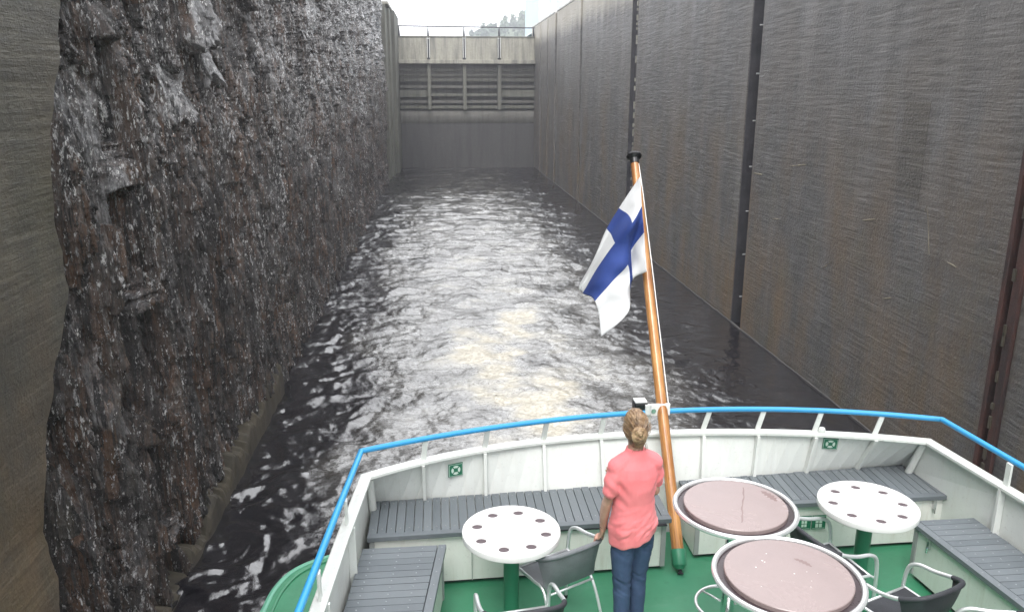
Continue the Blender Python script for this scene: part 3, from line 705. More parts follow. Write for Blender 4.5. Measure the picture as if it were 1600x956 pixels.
for i, x in enumerate([-.17, .31, .79, 1.27, 1.63, 2.13, 2.58, 3.04, 3.50]):
    t = sternpt(rail_s, x + (.05 if x > 1.5 else .02)); c_ = sternpt(cap_s, x)
    mb = MB(); a, b = Vector(B(*c_, CAPH + .01)), Vector(B(*t, RAILH - .015)); u = Vector((.021, 0, 0)); v = Vector((0, .006, 0))
    mb.add([a-u-v, a+u-v, a+u+v, a-u+v, b-u-v, b+u-v, b+u+v, b-u+v], [(0,3,2,1),(4,5,6,7),(0,1,5,4),(1,2,6,5),(2,3,7,6),(3,0,4,7)])
    mb.build('stanchion', M['white_paint'], boat)
    f_ = sternpt(foot_s, x - (.03 if x > 1.5 else 0)); a = Vector(B(f_[0], f_[1] - .03, .0)); m2 = Vector(B(f_[0], f_[1] - .03, .44)); b = Vector(B(c_[0], c_[1] - .034, CAPH - .014)); u = Vector((.012, 0, 0)); v = Vector((0, .025, 0))
    mb = MB(); P = [[p-u-v, p+u-v, p+u+v, p-u+v, p-u-v] for p in (a, m2, b)]; mb.grid(P); mb.add(P[2][:4], [(0,1,2,3)]); mb.build('rib', M['white_paint'], boat)
for sgn, fx, lst in ((1, LX, (4.75, 3.95, 3.1, 2.2)), (-1, RX, (4.85, 4.05, 3.2, 2.3))):
    for y in lst:
        x = fx(y); mb = MB(); mb.box(B(x - .008, y - .025, CAPH + .01), B(x + .008, y + .025, RAILH - .012)); mb.build('stanchion', M['white_paint'], boat)
        mb = MB(); a, b = (x + sgn * .002, x + sgn * .05); mb.box(B(min(a, b), y - .012, 0), B(max(a, b), y + .012, CAPH - .014)); mb.build('rib', M['white_paint'], boat)
# corner ribs (rounded corner posts)
for (x, y, s) in ((-.565, 5.50, 1), (3.87, 5.72, -1)):
    mb = MB(); mb.tube([B(x, y + .12, 0), B(x, y + .1, .42), B(x, y - .06, CAPH - .02)], .03, 10); mb.build('corner_post', M['white_paint'], boat, smooth=True)
# little round caps / knob on the bulwark
for x in (3.10,):
    p = sternpt(cap_s, x); mb = MB(); mb.lathe([(.026, 0), (.03, .02), (.022, .04), (0, .048)], 16, B(p[0], p[1], CAPH + .016)); mb.build('vent_knob', M['white_paint'], boat, smooth=True)
# staff clamp on the rail
mb = MB(); mb.box(B(1.67, 5.93, .985), B(1.83, 5.955, 1.085)); mb.build('staff_clamp', M['white_plastic'], boat, bevel=.006)
mb = MB(); mb.tube([B(1.69, 5.926, 1.03), B(1.69, 5.92, 1.03)], .02, 12); mb.build('clamp_bolt', M['steel'], boat)
mb = MB(); mb.box(B(1.63, 5.955, .98), B(1.70, 5.99, 1.07)); mb.build('clamp_bracket', M['white_paint'], boat, bevel=.004)

# stern light: black housing left of the pole
sl_ = empty('stern_light', (1.60, 6.02, DK + 1.03), label='black stern light with white top fixed to the blue rail beside the flagpole', cat='light')
mb = MB(); mb.box((-.055, -.05, -.10), (.055, .05, .05)); mb.build('housing', M['black_plastic'], sl_, bevel=.01)
mb = MB(); mb.box((-.05, -.045, .051), (.05, .045, .066)); mb.build('cover', M['white_plastic'], sl_, bevel=.005)
mb = MB(); mb.box((-.03, -.02, -.30), (.03, .02, -.102)); mb.build('bracket', M['black_plastic'], sl_, bevel=.004)

# ============================================================ BENCHES
def bench(label, front, back, x0, x1, latch):      # stern lockers: planks run fore and aft
    xc = (x0 + x1) / 2; o = Vector((xc, front(xc), 0))
    e = empty('locker_bench', (o.x, o.y, DK), label=label, cat='bench', group='slatted locker benches round the stern deck')
    def L(x, y, h): return (x - o.x, y - o.y, h)
    n = int((x1 - x0) / .066); w = (x1 - x0) / n
    for i in range(n):
        a, b = x0 + i * w + .0025, x0 + (i + 1) * w - .0025; dz = random.uniform(-.0012, .0012); mb = MB(); k = random.uniform(0, .012)
        v = []
        for h in (.425 + dz, .45 + dz):
            v += [L(a, front(a) + .062, h), L(b, front(b) + .062, h), L(b, back(b) - k, h), L(a, back(a) - k, h)]
        mb.add(v, [(0,3,2,1),(4,5,6,7),(0,1,5,4),(1,2,6,5),(2,3,7,6),(3,0,4,7)]); mb.build('slat', M['slat_grey'], e, bevel=.002)
    v = [L(x0, front(x0), h) for h in (0,)]; mb = MB(); vv = []
    for h in (.415, .452):
        vv += [L(x0, front(x0), h), L(x1, front(x1), h), L(x1, front(x1) + .057, h), L(x0, front(x0) + .057, h)]
    mb.add(vv, [(0,3,2,1),(4,5,6,7),(0,1,5,4),(1,2,6,5),(2,3,7,6),(3,0,4,7)]); mb.build('front_board', M['slat_grey'], e, bevel=.003)
    mb = MB(); vv = []
    for h in (.035, .405):
        vv += [L(x0 + .012, front(x0) + .035, h), L(x1 - .03, front(x1) + .035, h), L(x1 - .03, back(x1) - .03, h), L(x0 + .012, back(x0) - .03, h)]
    mb.add(vv, [(0,3,2,1),(4,5,6,7),(0,1,5,4),(1,2,6,5),(2,3,7,6),(3,0,4,7)]); mb.build('locker', M['bench_white'], e)
    mb = MB(); vv = []
    for h in (.002, .034):
        vv += [L(x0 + .03, front(x0) + .07, h), L(x1 - .05, front(x1) + .07, h), L(x1 - .05, back(x1) - .05, h), L(x0 + .03, back(x0) - .05, h)]
    mb.add(vv, [(0,3,2,1),(4,5,6,7),(0,1,5,4),(1,2,6,5),(2,3,7,6),(3,0,4,7)]); mb.build('plinth', M['gap_dark'], e)
    for x in (x0 + .03, x1 - .05):                  # corner trims
        mb = MB(); mb.box(L(x - .018, front(x) + .022, .04), L(x + .018, front(x) + .033, .40)); mb.build('corner_trim', M['grey_seal'], e)
    for x in np.arange(x0 + .75, x1 - .3, .72):
        mb = MB(); mb.box(L(x - .003, front(x) + .029, .045), L(x + .003, front(x) + .0338, .40)); mb.build('panel_seam', M['grey_seal'], e)
    mb = MB(); mb.box(L(x0 + .02, front(x0) + .045, .4055), L(x1 - .04, front(x1) + .08, .414)); mb.build('seal', M['gap_dark'], e)
    for x in latch:
        mb = MB(); mb.box(L(x - .012, front(x) + .012, .33), L(x + .012, front(x) + .034, .412)); mb.tube([L(x, front(x) + .01, .34), L(x, front(x) + .01, .30)], .008, 8); mb.build('latch', M['steel'], e)
    mb = MB()
    for i in range(n):
        x = x0 + (i + .5) * w
        for f in (.12, .88): 
            y = front(x) + .06 + f * (back(x) - front(x) - .06); mb.lathe([(.006, 0), (.004, .0025), (0, .003)], 8, L(x, y, .4505))
    tag(mb.build('screw', M['screw_grey'], e), kind='stuff')
    return e
bench('long port stern bench of dark grey slats, behind the white table and the woman', lambda x: 5.17 + .045 * max(0, x - .2), lambda x: 5.70 + .055 * (x + .6), -.575, 1.675, ())
bench('starboard stern bench of dark grey slats, behind the steel rimmed bar tables', lambda x: 5.36 + .012 * (x - 1.9), lambda x: 5.70 + .055 * (x + .6), 1.90, 4.03, (3.86,))
def side_bench(label, inner, outer, y0, y1, sgn, latch):   # planks run athwartships; y1 is the aft end
    yc = (y0 + y1) / 2; o = Vector((inner(yc), yc, 0))
    e = empty('locker_bench', (o.x, o.y, DK), label=label, cat='bench', group='slatted locker benches round the stern deck')
    def L(x, y, h): return (x - o.x, y - o.y, h)
    def hexa(name, xi, xo, ya, yb, h0, h1, m, bev=0):
        mb = MB(); v = []
        for h in (h0, h1): v += [L(xi(ya), ya, h), L(xo(ya), ya, h), L(xo(yb), yb, h), L(xi(yb), yb, h)]
        F = [(0,3,2,1),(4,5,6,7),(0,1,5,4),(1,2,6,5),(2,3,7,6),(3,0,4,7)]
        mb.add(v, F if sgn > 0 else [f[::-1] for f in F]); return mb.build(name, m, e, bevel=bev)
    n = int((y1 - y0) / .071); w = (y1 - y0) / n; s = sgn
    for i in range(n):
        dz = random.uniform(-.001, .001); hexa('slat', lambda y: inner(y) + s * .062, outer, y0 + i*w + .0025, y0 + (i+1)*w - .0025, .425 + dz, .45 + dz, M['slat_grey'], .002)
    hexa('front_board', inner, lambda y: inner(y) + s * .057, y0, y1, .415, .452, M['slat_grey'], .003)
    hexa('locker', lambda y: inner(y) + s * .03, lambda y: outer(y) - s * .02, y0 + .01, y1 - .025, .035, .405, M['bench_white'])
    hexa('seal', lambda y: inner(y) + s * .04, lambda y: inner(y) + s * .08, y0 + .02, y1 - .03, .4055, .414, M['gap_dark'])
    hexa('plinth', lambda y: inner(y) + s * .06, lambda y: outer(y) - s * .03, y0 + .02, y1 - .05, .002, .034, M['gap_dark'])
    hexa('corner_trim', lambda y: inner(y) + s * .018, lambda y: inner(y) + s * .029, y1 - .06, y1 - .026, .04, .40, M['grey_seal'])
    for y in latch:
        x = inner(y); mb = MB(); a, b = x + s * .008, x + s * .029; mb.box(L(min(a, b), y - .012, .33), L(max(a, b), y + .012, .412)); mb.tube([L(x + s*.006, y, .34), L(x + s*.006, y, .30)], .008, 8); mb.build('latch', M['steel'], e)
    mb = MB()
    for i in range(n):
        y = y0 + (i + .5) * w
        for f in (.2, .5, .85):
            x = inner(y) + s * .06 + f * (outer(y) - inner(y) - s * .06); mb.lathe([(.006, 0), (.004, .0025), (0, .003)], 8, L(x, y, .4505))
        if i % 2: mb.lathe([(.006, 0), (.004, .0025), (0, .003)], 8, L(inner(y) + s * .028, y, .4525))
    tag(mb.build('screw', M['screw_grey'], e), kind='stuff')
side_bench('port side bench with crosswise grey slats, at the lower left inside the boat', lambda y: -.01 - .125 * (5.04 - y), lambda y: LX(y) + .035, 2.7, 5.04, -1, ())
side_bench('starboard side bench with crosswise grey slats, at the right edge beside the metal chairs', lambda y: 3.44 + .10 * (5.03 - y), lambda y: RX(y) - .035, 2.7, 5.05, 1, (4.86,))

# ============================================================ TABLES
def white_table(x, y, r, label, rot):
    e = empty('white_table', (x, y, DK), rot, label=label, cat='table', group='white tables with cup holes')
    cu = bpy.data.curves.new('top', 'CURVE'); cu.dimensions = '2D'; cu.fill_mode = 'BOTH'; cu.extrude = .016; cu.bevel_depth = .008; cu.bevel_resolution = 2; cu.offset = -.008
    def circ(cx, cy, rr, n):
        s = cu.splines.new('POLY'); s.points.add(n - 1); s.use_cyclic_u = True
        for k in range(n): a = 2*math.pi*k/n; s.points[k].co = (cx + rr*math.cos(a), cy + rr*math.sin(a), 0, 1)
    circ(0, 0, r, 72); rr = r * .715
    for k in range(8): a = 2*math.pi*(k + .5)/8; circ(rr*math.cos(a), rr*math.sin(a), .0345, 20)
    t = bpy.data.objects.new('t', cu); COL.objects.link(t); me = bake(t, [], 'table_top'); me.materials.clear()
    o = link('table_top', me, e, M['white_plastic']); o.location = (0, 0, .72)
    for k in range(8):
        a = 2*math.pi*(k + .5)/8; mb = MB(); mb.lathe([(0, .722), (.039, .722), (.039, .731), (0, .731)], 20, (rr*math.cos(a), rr*math.sin(a), 0)); mb.build('cup_holder', M['cup_brown'], e, smooth=True)  # dark disc added in each hole, standing for the shade seen through it
    mb = MB(); mb.lathe([(.052, .004), (.052, .688)], 28); mb.build('pedestal', M['green_paint'], e, smooth=True)
    mb = MB(); mb.lathe([(.20, .001), (.20, .012), (.06, .022), (.053, .03)], 32); mb.build('foot_plate', M['green_paint'], e, smooth=True)
    mb = MB(); mb.lathe([(.053, .64), (.16, .680), (.16, .6935)], 28); mb.build('top_flange', M['green_paint'], e, smooth=True)
    return e
painted('cup_brown', (.085, .06, .07), .5, .1)
white_table(.42, 4.70, .325, 'white round table with eight cup holes left of the woman', .1)
white_table(2.95, 4.83, .335, 'white round table with eight cup holes by the starboard bench', .25)
def bar_table(x, y, r, label, streak):
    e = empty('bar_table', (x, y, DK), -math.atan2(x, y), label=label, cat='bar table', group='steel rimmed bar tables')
    mb = MB(); mb.lathe([(r - .05, 1.012), (r - .05, 1.038), (r - .054, 1.042), (0, 1.042)], 72); mb.build('table_top', M['pink_laminate'], e, smooth=True)
    mb = MB(); mb.lathe([(0, .998), (r - .012, 1.0), (r - .012, 1.014), (r - .046, 1.0165)], 72); mb.build('edge_band', M['band_dark'], e, smooth=True)
    mb = MB(); mb.tube([(r*math.cos(2*math.pi*k/80), r*math.sin(2*math.pi*k/80), 1.02) for k in range(80)], .0165, 12, closed=True); mb.build('rim', M['rim_white'], e, smooth=True)
    mb = MB(); mb.lathe([(.042, .01), (.042, .985)], 32); mb.build('pedestal', M['steel'], e, smooth=True)
    mb = MB(); mb.lathe([(.06, .95), (.18, .985), (.18, .997)], 32); mb.build('top_flange', M['steel'], e, smooth=True)
    mb = MB(); mb.lathe([(.26, .002), (.26, .012), (.10, .03), (.044, .05)], 48); mb.build('foot_plate', M['steel'], e, smooth=True)
    mb = MB(); mb.tube([(.20*math.cos(2*math.pi*k/56), .20*math.sin(2*math.pi*k/56), .32) for k in range(56)], .0115, 10, closed=True); fr = mb.build('foot_ring', M['rim_white'], e, smooth=True)
    for k in range(3):
        a = 2*math.pi*k/3 + .5; mb = MB(); mb.tube([(.04*math.cos(a), .04*math.sin(a), .32), (.195*math.cos(a), .195*math.sin(a), .32)], .007, 8); mb.build('spoke', M['rim_white'], fr, smooth=True)
    if streak:                                   # a thin dark line across the top
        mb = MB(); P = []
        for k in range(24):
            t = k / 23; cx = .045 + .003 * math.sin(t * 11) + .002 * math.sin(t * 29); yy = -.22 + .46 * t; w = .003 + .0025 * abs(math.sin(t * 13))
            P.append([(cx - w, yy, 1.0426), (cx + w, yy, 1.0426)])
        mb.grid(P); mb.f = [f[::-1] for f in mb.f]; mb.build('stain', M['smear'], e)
    else:
        mb = MB()
        for k in range(11):
            a = RNG.uniform(0, 6.28); q = .26 * math.sqrt(RNG.random()); mb.lathe([(RNG.uniform(.002, .005), 0), (.0015, .0012), (0, .0014)], 7, (q*math.cos(a) - .05, q*math.sin(a) - .03, 1.0422))
        tag(mb.build('speck', M['white_plastic'], e), kind='stuff')
    mb = MB(); P = []; a0, a1, r0, w0 = (.42, .98, .27, .028) if streak else (.75, 1.45, .16, .017)
    for k in range(20):
        t = k / 19; a = a0 + (a1 - a0) * t; w = w0 * math.sin(math.pi * t) ** .6 * (.8 + .3 * math.sin(k * 1.7)); P.append([((r0 - w) * math.cos(a), (r0 - w) * math.sin(a), 1.0425), ((r0 + w) * math.cos(a), (r0 + w) * math.sin(a), 1.0425)])
    mb.grid(P); mb.f = [f[::-1] if not streak or True else f for f in mb.f]; mb.f = [f[::-1] for f in mb.f]; mb.build('stain', M['smear_soft'], e)
    return e
painted('band_dark', (.05, .035, .04), .3, .1)
painted('rim_white', (.78, .79, .80), .22, .06, metal=.55, bump=.02)
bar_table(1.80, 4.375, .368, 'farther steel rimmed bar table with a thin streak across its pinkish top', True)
bar_table(1.815, 3.625, .385, 'nearer steel rimmed bar table with small white specks on its pinkish top', False)

# ============================================================ CHAIRS
def make_chair(mesh_m):
    e = empty('metal_chair', (0, 0, DK))
    al = M['aluminium']
    # one bent tube: front foot, arm, back, arm, front foot  (faces +y)
    loop = catmull([(-.245, .215, .0), (-.25, .215, .30), (-.255, .20, .56), (-.262, .14, .645), (-.27, .0, .665), (-.262, -.13, .70), (-.20, -.235, .745), (-.08, -.275, .765),
                    (.08, -.275, .765), (.20, -.235, .745), (.262, -.13, .70), (.27, .0, .665), (.262, .14, .645), (.255, .20, .56), (.25, .215, .30), (.245, .215, .0)], 5)
    mb = MB(); mb.tube(loop, .0145, 10); mb.build('arm_loop', al, e, smooth=True)
    for s in (-1, 1):
        mb = MB(); mb.tube(catmull([(s*.23, -.30, 0), (s*.215, -.20, .30), (s*.205, -.12, .43), (s*.215, -.02, .445), (s*.225, .18, .45)], 4), .0115, 8); mb.build('rear_leg', al, e, smooth=True)
        mb = MB(); mb.tube([(s*.225, .18, .45), (s*.25, .213, .44)], .009, 8); mb.build('arm_stay', al, e)
        for y, n_ in ((.215, 0), (-.30, 1)):
            mb = MB(); mb.lathe([(.015, 0), (.016, .025), (.013, .03)], 10, (s * (.245 if not n_ else .23), y, .001)); mb.build('foot_cap', M['black_plastic'], e)
    mb = MB(); mb.tube([(-.225, .18, .45), (.225, .18, .45)], .0105, 8); mb.build('front_rail', al, e, smooth=True)
    mb = MB(); mb.tube([(-.21, -.16, .395), (.21, -.16, .395)], .009, 8); mb.build('rear_rail', al, e, smooth=True)
    # seat sling
    mb = MB(); P = []; Q = []
    for i in range(13):
        t = i / 12; y = .205 - .36 * t; hw = .222 - .02 * t
        P.append([(-hw + 2*hw*k/8, y, .455 - .022 * (1 - (2*k/8 - 1)**2) * math.sin(math.pi * min(1, t*1.1)) - (.02 if t == 0 else 0)) for k in range(9)])
    Q = [[(x, y, z - .005) for x, y, z in r] for r in P]
    mb.grid(P); mb.grid([r[::-1] for r in Q]); 
    rim = lambda G: [r[0] for r in G] + G[-1][1:] + [r[-1] for r in G[::-1]][1:] + G[0][::-1][1:-1]
    a, b = rim(P), rim(Q); mb.add(a + b, [(i, (i+1) % len(a), len(a)+(i+1) % len(a), len(a)+i) for i in range(len(a))])
    mb.build('seat', mesh_m, e, smooth=True)
    # back sling wraps the middle of the loop and hangs to the seat
    top = [p for p in loop if p.y < -.125 and p.z > .69]
    mb = MB(); P = []
    for p in top:
        k = p.x / .262; bx, by = p.x * .80, -.165 - .01 * (1 - k*k)
        r = []
        for j in range(9):
            t = j / 8; sag = .02 * math.sin(math.pi * t) * (1 - k*k)
            q = p.lerp(Vector((bx, by, .445)), t); r.append((q.x, q.y - sag - .0, q.z + (.0155 if t == 0 else 0)))
        P.append(r)
    Q = [[(x * 1.012, y - .006, z) for x, y, z in r] for r in P]
    mb.grid(P); mb.grid([r[::-1] for r in Q]); a, b = rim(P), rim(Q); mb.add(a + b, [(i, (i+1) % len(a), len(a)+(i+1) % len(a), len(a)+i) for i in range(len(a))])
    back = mb.build('backrest', mesh_m, e, smooth=True)
    mb = MB(); mb.tube(top, .0178, 10); mb.build('sleeve', mesh_m, back, smooth=True)
    return e
def face(o, x, y, fx, fy, label):
    o.scale = (.92, .92, .92); o.location = (x, y, DK); o.rotation_euler = (0, 0, math.atan2(fy, fx) - math.pi / 2)
    tag(o, label, 'chair', 'metal armchairs on the stern deck')
grey = make_chair(M['mesh_grey'])
face(grey, .73, 4.715, -.45, .89, 'grey mesh metal chair held by the woman, pushed up to the white table')
black = make_chair(M['mesh_black'])
face(black, .42, 4.13, -.14, .99, 'dark mesh metal chair cut by the bottom edge, below the left white table')
c = copy_tree(black); face(c, 2.60, 4.63, .97, .20, 'dark mesh metal chair in front of the green pictograms, beside the right white table')
c = copy_tree(black); face(c, 2.83, 4.09, -.36, .93, 'dark mesh metal chair right of the nearer bar table with its seat in full view')
c = copy_tree(black); face(c, 3.02, 3.56, -.85, .52, 'dark mesh metal chair in the bottom right with only an arm in the photo')

# ============================================================ FLAGPOLE AND FLAG
PB, PT = Vector((1.755, 5.27, .10)), Vector((1.795, 7.34, 2.93))
PD = (PT - PB).normalized(); PLEN = (PT - PB).length
def on_pole(t): return PB + (PT - PB) * t
rot = PD.to_track_quat('Z', 'Y')
fp = empty('flagpole', (PB.x, PB.y, DK + PB.z), label='varnished wooden flagpole leaning out over the stern with a black cap', cat='flagpole')
fp.rotation_mode = 'QUATERNION'; fp.rotation_quaternion = rot
mb = MB(); prof = [(0, .12), (.050, .12)] ; N = 26
prof = [(0, 0)] + [(.0465 - .0095 * (k / N) ** 1.15, (PLEN - .03) * k / N) for k in range(N + 1)] + [(0, PLEN - .03)]
mb.lathe(prof, 24); mb.build('shaft', M['varnished_wood'], fp, smooth=True)
mb = MB(); mb.lathe([(0, -.09), (.034, -.085), (.040, -.07), (.054, -.055), (.057, .055), (.052, .062)], 24); mb.build('socket', M['green_paint'], fp, smooth=True)
mb = MB(); mb.tube([(0, 0, -.085), (0, 0, -.115)], .014, 10); mb.lathe([(.024, -.122), (.024, -.112)], 12); mb.build('socket_pin', M['gap_dark'], fp)
mb = MB(); mb.lathe([(0, PLEN - .05), (.041, PLEN - .05), (.042, PLEN), (.062, PLEN + .012), (.072, PLEN + .03), (.066, PLEN + .05), (.03, PLEN + .062), (0, PLEN + .064)], 28); mb.build('cap', M['gloss_black'] if 'gloss_black' in M else M['black_plastic'], fp, smooth=True)
ax = rot.inverted() @ Vector((1, -.25, .25)); ax.z = 0; ax.normalize()
mb = MB(); mb.tube([tuple(ax * r_ + Vector((0, 0, PLEN * t_))) for r_, t_ in ((.036, .985), (.044, .9), (.05, .7), (.053, .5), (.055, .33))], .004, 6); mb.build('halyard', M['white_plastic'], fp)
def unproj(px, py, y):
    r = CM @ np.array([px - 800, py - 478, 1250.]); return Vector(r * (y / r[1])) + Vector((0, 0, CAM_H))
def make_flag():
    U = [0, 5, 8, 13, 18]; V = [0, 4, 7, 11]
    PX = {0: [(1000, 276), (1003, 322), (1006, 364), (1010, 424)], 5: [(967, 325), (988, 347), (986, 392), (989, 436)], 8: [(948, 356), (961, 379), (981, 414), (985, 455)],
          13: [(928, 403), (934, 418), (955, 442), (981, 487)], 18: [(904, 447), (910, 459), (930, 469), (939, 525)]}
    def pole_y(v): return float(np.interp(v, [0, 11], [7.13, 6.55])) - .03
    OFF = {0: (0, 0, 0, 0), 5: (.02, -.10, .05, .10), 8: (.03, -.05, -.06, .12), 13: (.0, -.02, -.10, -.06), 18: (.02, .05, -.08, -.12)}
    C = [[unproj(*PX[u][j], pole_y(V[j]) + OFF[u][j] - .10 * (u / 18)) for j in range(4)] for u in U]
    def cr(A, t, ks):                            # cubic through knots (non-uniform, by finite-difference tangents)
        i = max(0, min(len(ks) - 2, next((q for q in range(len(ks) - 1) if t <= ks[q + 1]), len(ks) - 2)))
        def tan(q):
            if q == 0: return (A[1] - A[0]) / (ks[1] - ks[0])
            if q == len(ks) - 1: return (A[-1] - A[-2]) / (ks[-1] - ks[-2])
            return (A[q+1] - A[q-1]) / (ks[q+1] - ks[q-1])
        h = ks[i+1] - ks[i]; s = (t - ks[i]) / h
        return A[i]*(2*s**3 - 3*s*s + 1) + tan(i)*h*(s**3 - 2*s*s + s) + A[i+1]*(-2*s**3 + 3*s*s) + tan(i+1)*h*(s**3 - s*s)
    us = np.linspace(0, 18, 73); vs = np.linspace(0, 11, 45); mb = MB(); P = []
    for u in us:
        row = []
        for v in vs:
            p = cr([cr(C[k], v, V) for k in range(5)], u, U)
            w = .030 * math.sin(v * 1.15 - u * .18 + .6) * min(1, u / 4) + .012 * math.sin(v * 2.1 + u * .45) * min(1, u / 3) + .008 * math.sin(u * 1.2 + v); row.append(p + Vector((w * .25, w, 0)))
        P.append(row)
    org = P[0][0]; mb.grid([[tuple(p - org) for p in r] for r in P])
    k = 0
    for i in range(72):
        for j in range(44):
            um, vm = (us[i] + us[i+1]) / 2, (vs[j] + vs[j+1]) / 2
            mb.m[k] = 1 if (5 < um < 8 or 4 < vm < 7) else 0; k += 1
    o = link('flag', mb.mesh('flag'), None, [M['flag_white'], M['flag_blue']], True); o.location = org
    so_ = o.modifiers.new('thickness', 'SOLIDIFY'); so_.thickness = .003
    tag(o, 'white flag with a blue cross hanging limp from the wooden flagpole', 'flag')
make_flag()

# ============================================================ SIGNS
def lifebuoy_sign(x, h, label, tilt, skew=0):
    c_, f_ = sternpt(cap_s, x), sternpt(foot_s, x); k = (h - .42) / (CAPH - .42); y = f_[1] + (c_[1] - f_[1]) * k - .012
    dydx = (sternpt(cap_s, x + .1)[1] - sternpt(cap_s, x - .1)[1]) / .2
    e = empty('lifebuoy_sign', (x, y, DK + h), math.atan(dydx), label=label, cat='sign', group='green lifebuoy signs on the stern bulwark')
    e.rotation_euler[0] = -math.atan2(c_[1] - f_[1], CAPH - .42) ; 
    mb = MB(); mb.box((-.06, -.004, -.055), (.06, .004, .055)); mb.build('plate', M['sign_green'], e, bevel=.0015)
    mb = MB(); n = 32; P = []
    for k in range(n + 1):
        a = 2*math.pi*k/n; P.append([(.018*math.cos(a), -.0058, .018*math.sin(a)), (.038*math.cos(a), -.0058, .038*math.sin(a))])
    mb.grid(P); mb.build('ring_symbol', M['sign_white'], e)
    for k in range(4):
        a = math.pi/2*k + .78; mb = MB(); c, s = math.cos(a), math.sin(a); w = .0045
        mb.add([(.0175*c - w*s, -.0064, .0175*s + w*c), (.0175*c + w*s, -.0064, .0175*s - w*c), (.039*c + w*s, -.0064, .039*s - w*c), (.039*c - w*s, -.0064, .039*s + w*c)], [(0,1,2,3)]); mb.build('band_mark', M['sign_green'], e)
    mb = MB()
    for a, b in (((-.055, -.05), (.055, -.047)), ((-.055, .047), (.055, .05)), ((-.055, -.047), (-.052, .047)), ((.052, -.047), (.055, .047))):
        mb.add([(a[0], -.0056, a[1]), (b[0], -.0056, a[1]), (b[0], -.0056, b[1]), (a[0], -.0056, b[1])], [(0,1,2,3)])
    mb.build('border', M['sign_white'], e)
lifebuoy_sign(.075, .675, 'green lifebuoy sign on the port half of the bulwark, above the long bench', 0)
lifebuoy_sign(3.18, .715, 'green lifebuoy sign on the starboard half of the bulwark, left of the last rib', 0)
def jacket_sign(x, y, h, label, small):
    e = empty('lifejacket_sign', (x, y, DK + h), .012, label=label, cat='sign', group='green lifejacket signs on the bench front')
    mb = MB(); mb.box((-.056, -.002, -.06), (.056, .002, .06)); mb.build('plate', M['sign_green'], e)
    s = .8 if small else 1.; mb = MB(); P = []
    for k in range(13):
        a = math.pi * (k / 12) ; P.append([(.011*s*math.cos(a), -.0032, .016 + .014*s*math.sin(a)), (.026*s*math.cos(a), -.0032, .016 + .030*s*math.sin(a))])
    mb.grid(P)
    for q in (-1, 1):
        xs = sorted((q*.003*s, q*.027*s)); 
        for z0, z1 in ((-.006, .016), (-.045*s, -.012)):
            mb.add([(xs[0], -.0032, z0), (xs[1], -.0032, z0), (xs[1], -.0032, z1), (xs[0], -.0032, z1)], [(0,1,2,3)])
    mb.build('jacket_symbol', M['sign_white'], e)
    mb = MB()
    for a, b in (((-.050, -.054), (.050, -.050)), ((-.050, .050), (.050, .054))):
        mb.add([(a[0], -.0028, a[1]), (b[0], -.0028, a[1]), (b[0], -.0028, b[1]), (a[0], -.0028, b[1])], [(0,1,2,3)])
    mb.build('border', M['sign_white'], e)
jacket_sign(2.79, 5.395, .268, 'left green lifejacket pictogram on the starboard bench front, partly behind a chair', True)
jacket_sign(2.91, 5.396, .268, 'right green lifejacket pictogram on the starboard bench front, next to the table leg', False)

# ============================================================ THE WOMAN AT THE RAIL
PO = Vector((1.165, 4.47, DK))
wm = empty('person', PO + Vector((.012, 0, 0)), label='woman in coral t-shirt and blue jeans with blond bun standing with her back turned', cat='person')
def rcap(mb, pts, rs, n=14):
    pts = [Vector(p) for p in pts]; d0 = (pts[1] - pts[0]).normalized(); d1 = (pts[-1] - pts[-2]).normalized()
    a = [(pts[0] - d0 * rs[0] * math.sin(R(t)), rs[0] * math.cos(R(t))) for t in (85, 60, 30)]
    b = [(pts[-1] + d1 * rs[-1] * math.sin(R(t)), rs[-1] * math.cos(R(t))) for t in (30, 60, 85)]
    al = a + list(zip(pts, rs)) + b; mb.tube([p for p, r in al], [r for p, r in al], n)
def loft(mb, rings, n=28):        # (x, y, z, rx, ry)
    P = [[(x + rx*math.cos(2*math.pi*k/n), y + ry*math.sin(2*math.pi*k/n), z) for k in range(n)] for x, y, z, rx, ry in rings]
    b = len(mb.v); mb.lathe([(1, i) for i in range(len(rings))], n)
    for i, r in enumerate(P):
        for k, p in enumerate(r): mb.v[b + i*n + k] = p
def ell(mb, c, r, n=18):
    prof = [(math.cos(R(t)), math.sin(R(t))) for t in (-86, -65, -40, -15, 15, 40, 65, 86)]; b = len(mb.v); mb.lathe(prof, n)
    for i in range(b, len(mb.v)): p = mb.v[i]; mb.v[i] = (c[0] + p[0]*r[0], c[1] + p[1]*r[1], c[2] + p[2]*r[2])
def fuse(mb, name, mats, voxel, smooth=4, disp=None):
    o = mb.build('tmp', [], None); me = bake(o, [('REMESH', dict(mode='VOXEL', voxel_size=voxel)), ('SMOOTH', dict(factor=.5, iterations=smooth))], name)
    me.materials.clear()
    if disp:
        n = len(me.vertices); co_ = np.empty(n * 3, np.float32); me.vertices.foreach_get('co', co_); nr = np.empty(n * 3, np.float32); me.vertices.foreach_get('normal', nr)
        c, q = co_.reshape(-1, 3).astype(float), nr.reshape(-1, 3); c = c + q * disp(c[:, 0], c[:, 1], c[:, 2])[:, None]; me.vertices.foreach_set('co', c.astype(np.float32).ravel()); me.update()
    return link(name, me, wm, mats, True)
SHL, SHR = (-.145, .0, 1.285), (.145, .012, 1.295)
ELL, WRL = (-.188, .045, 1.035), (-.176, .125, .800)
TG = Vector((.38, .92, .05)).normalized(); NN = Vector((-.92, .38, 0)).normalized(); UPV = Vector((0, 0, 1))
wm.scale = (.88, .95, 1); WR = .20; wm.rotation_euler[2] = WR
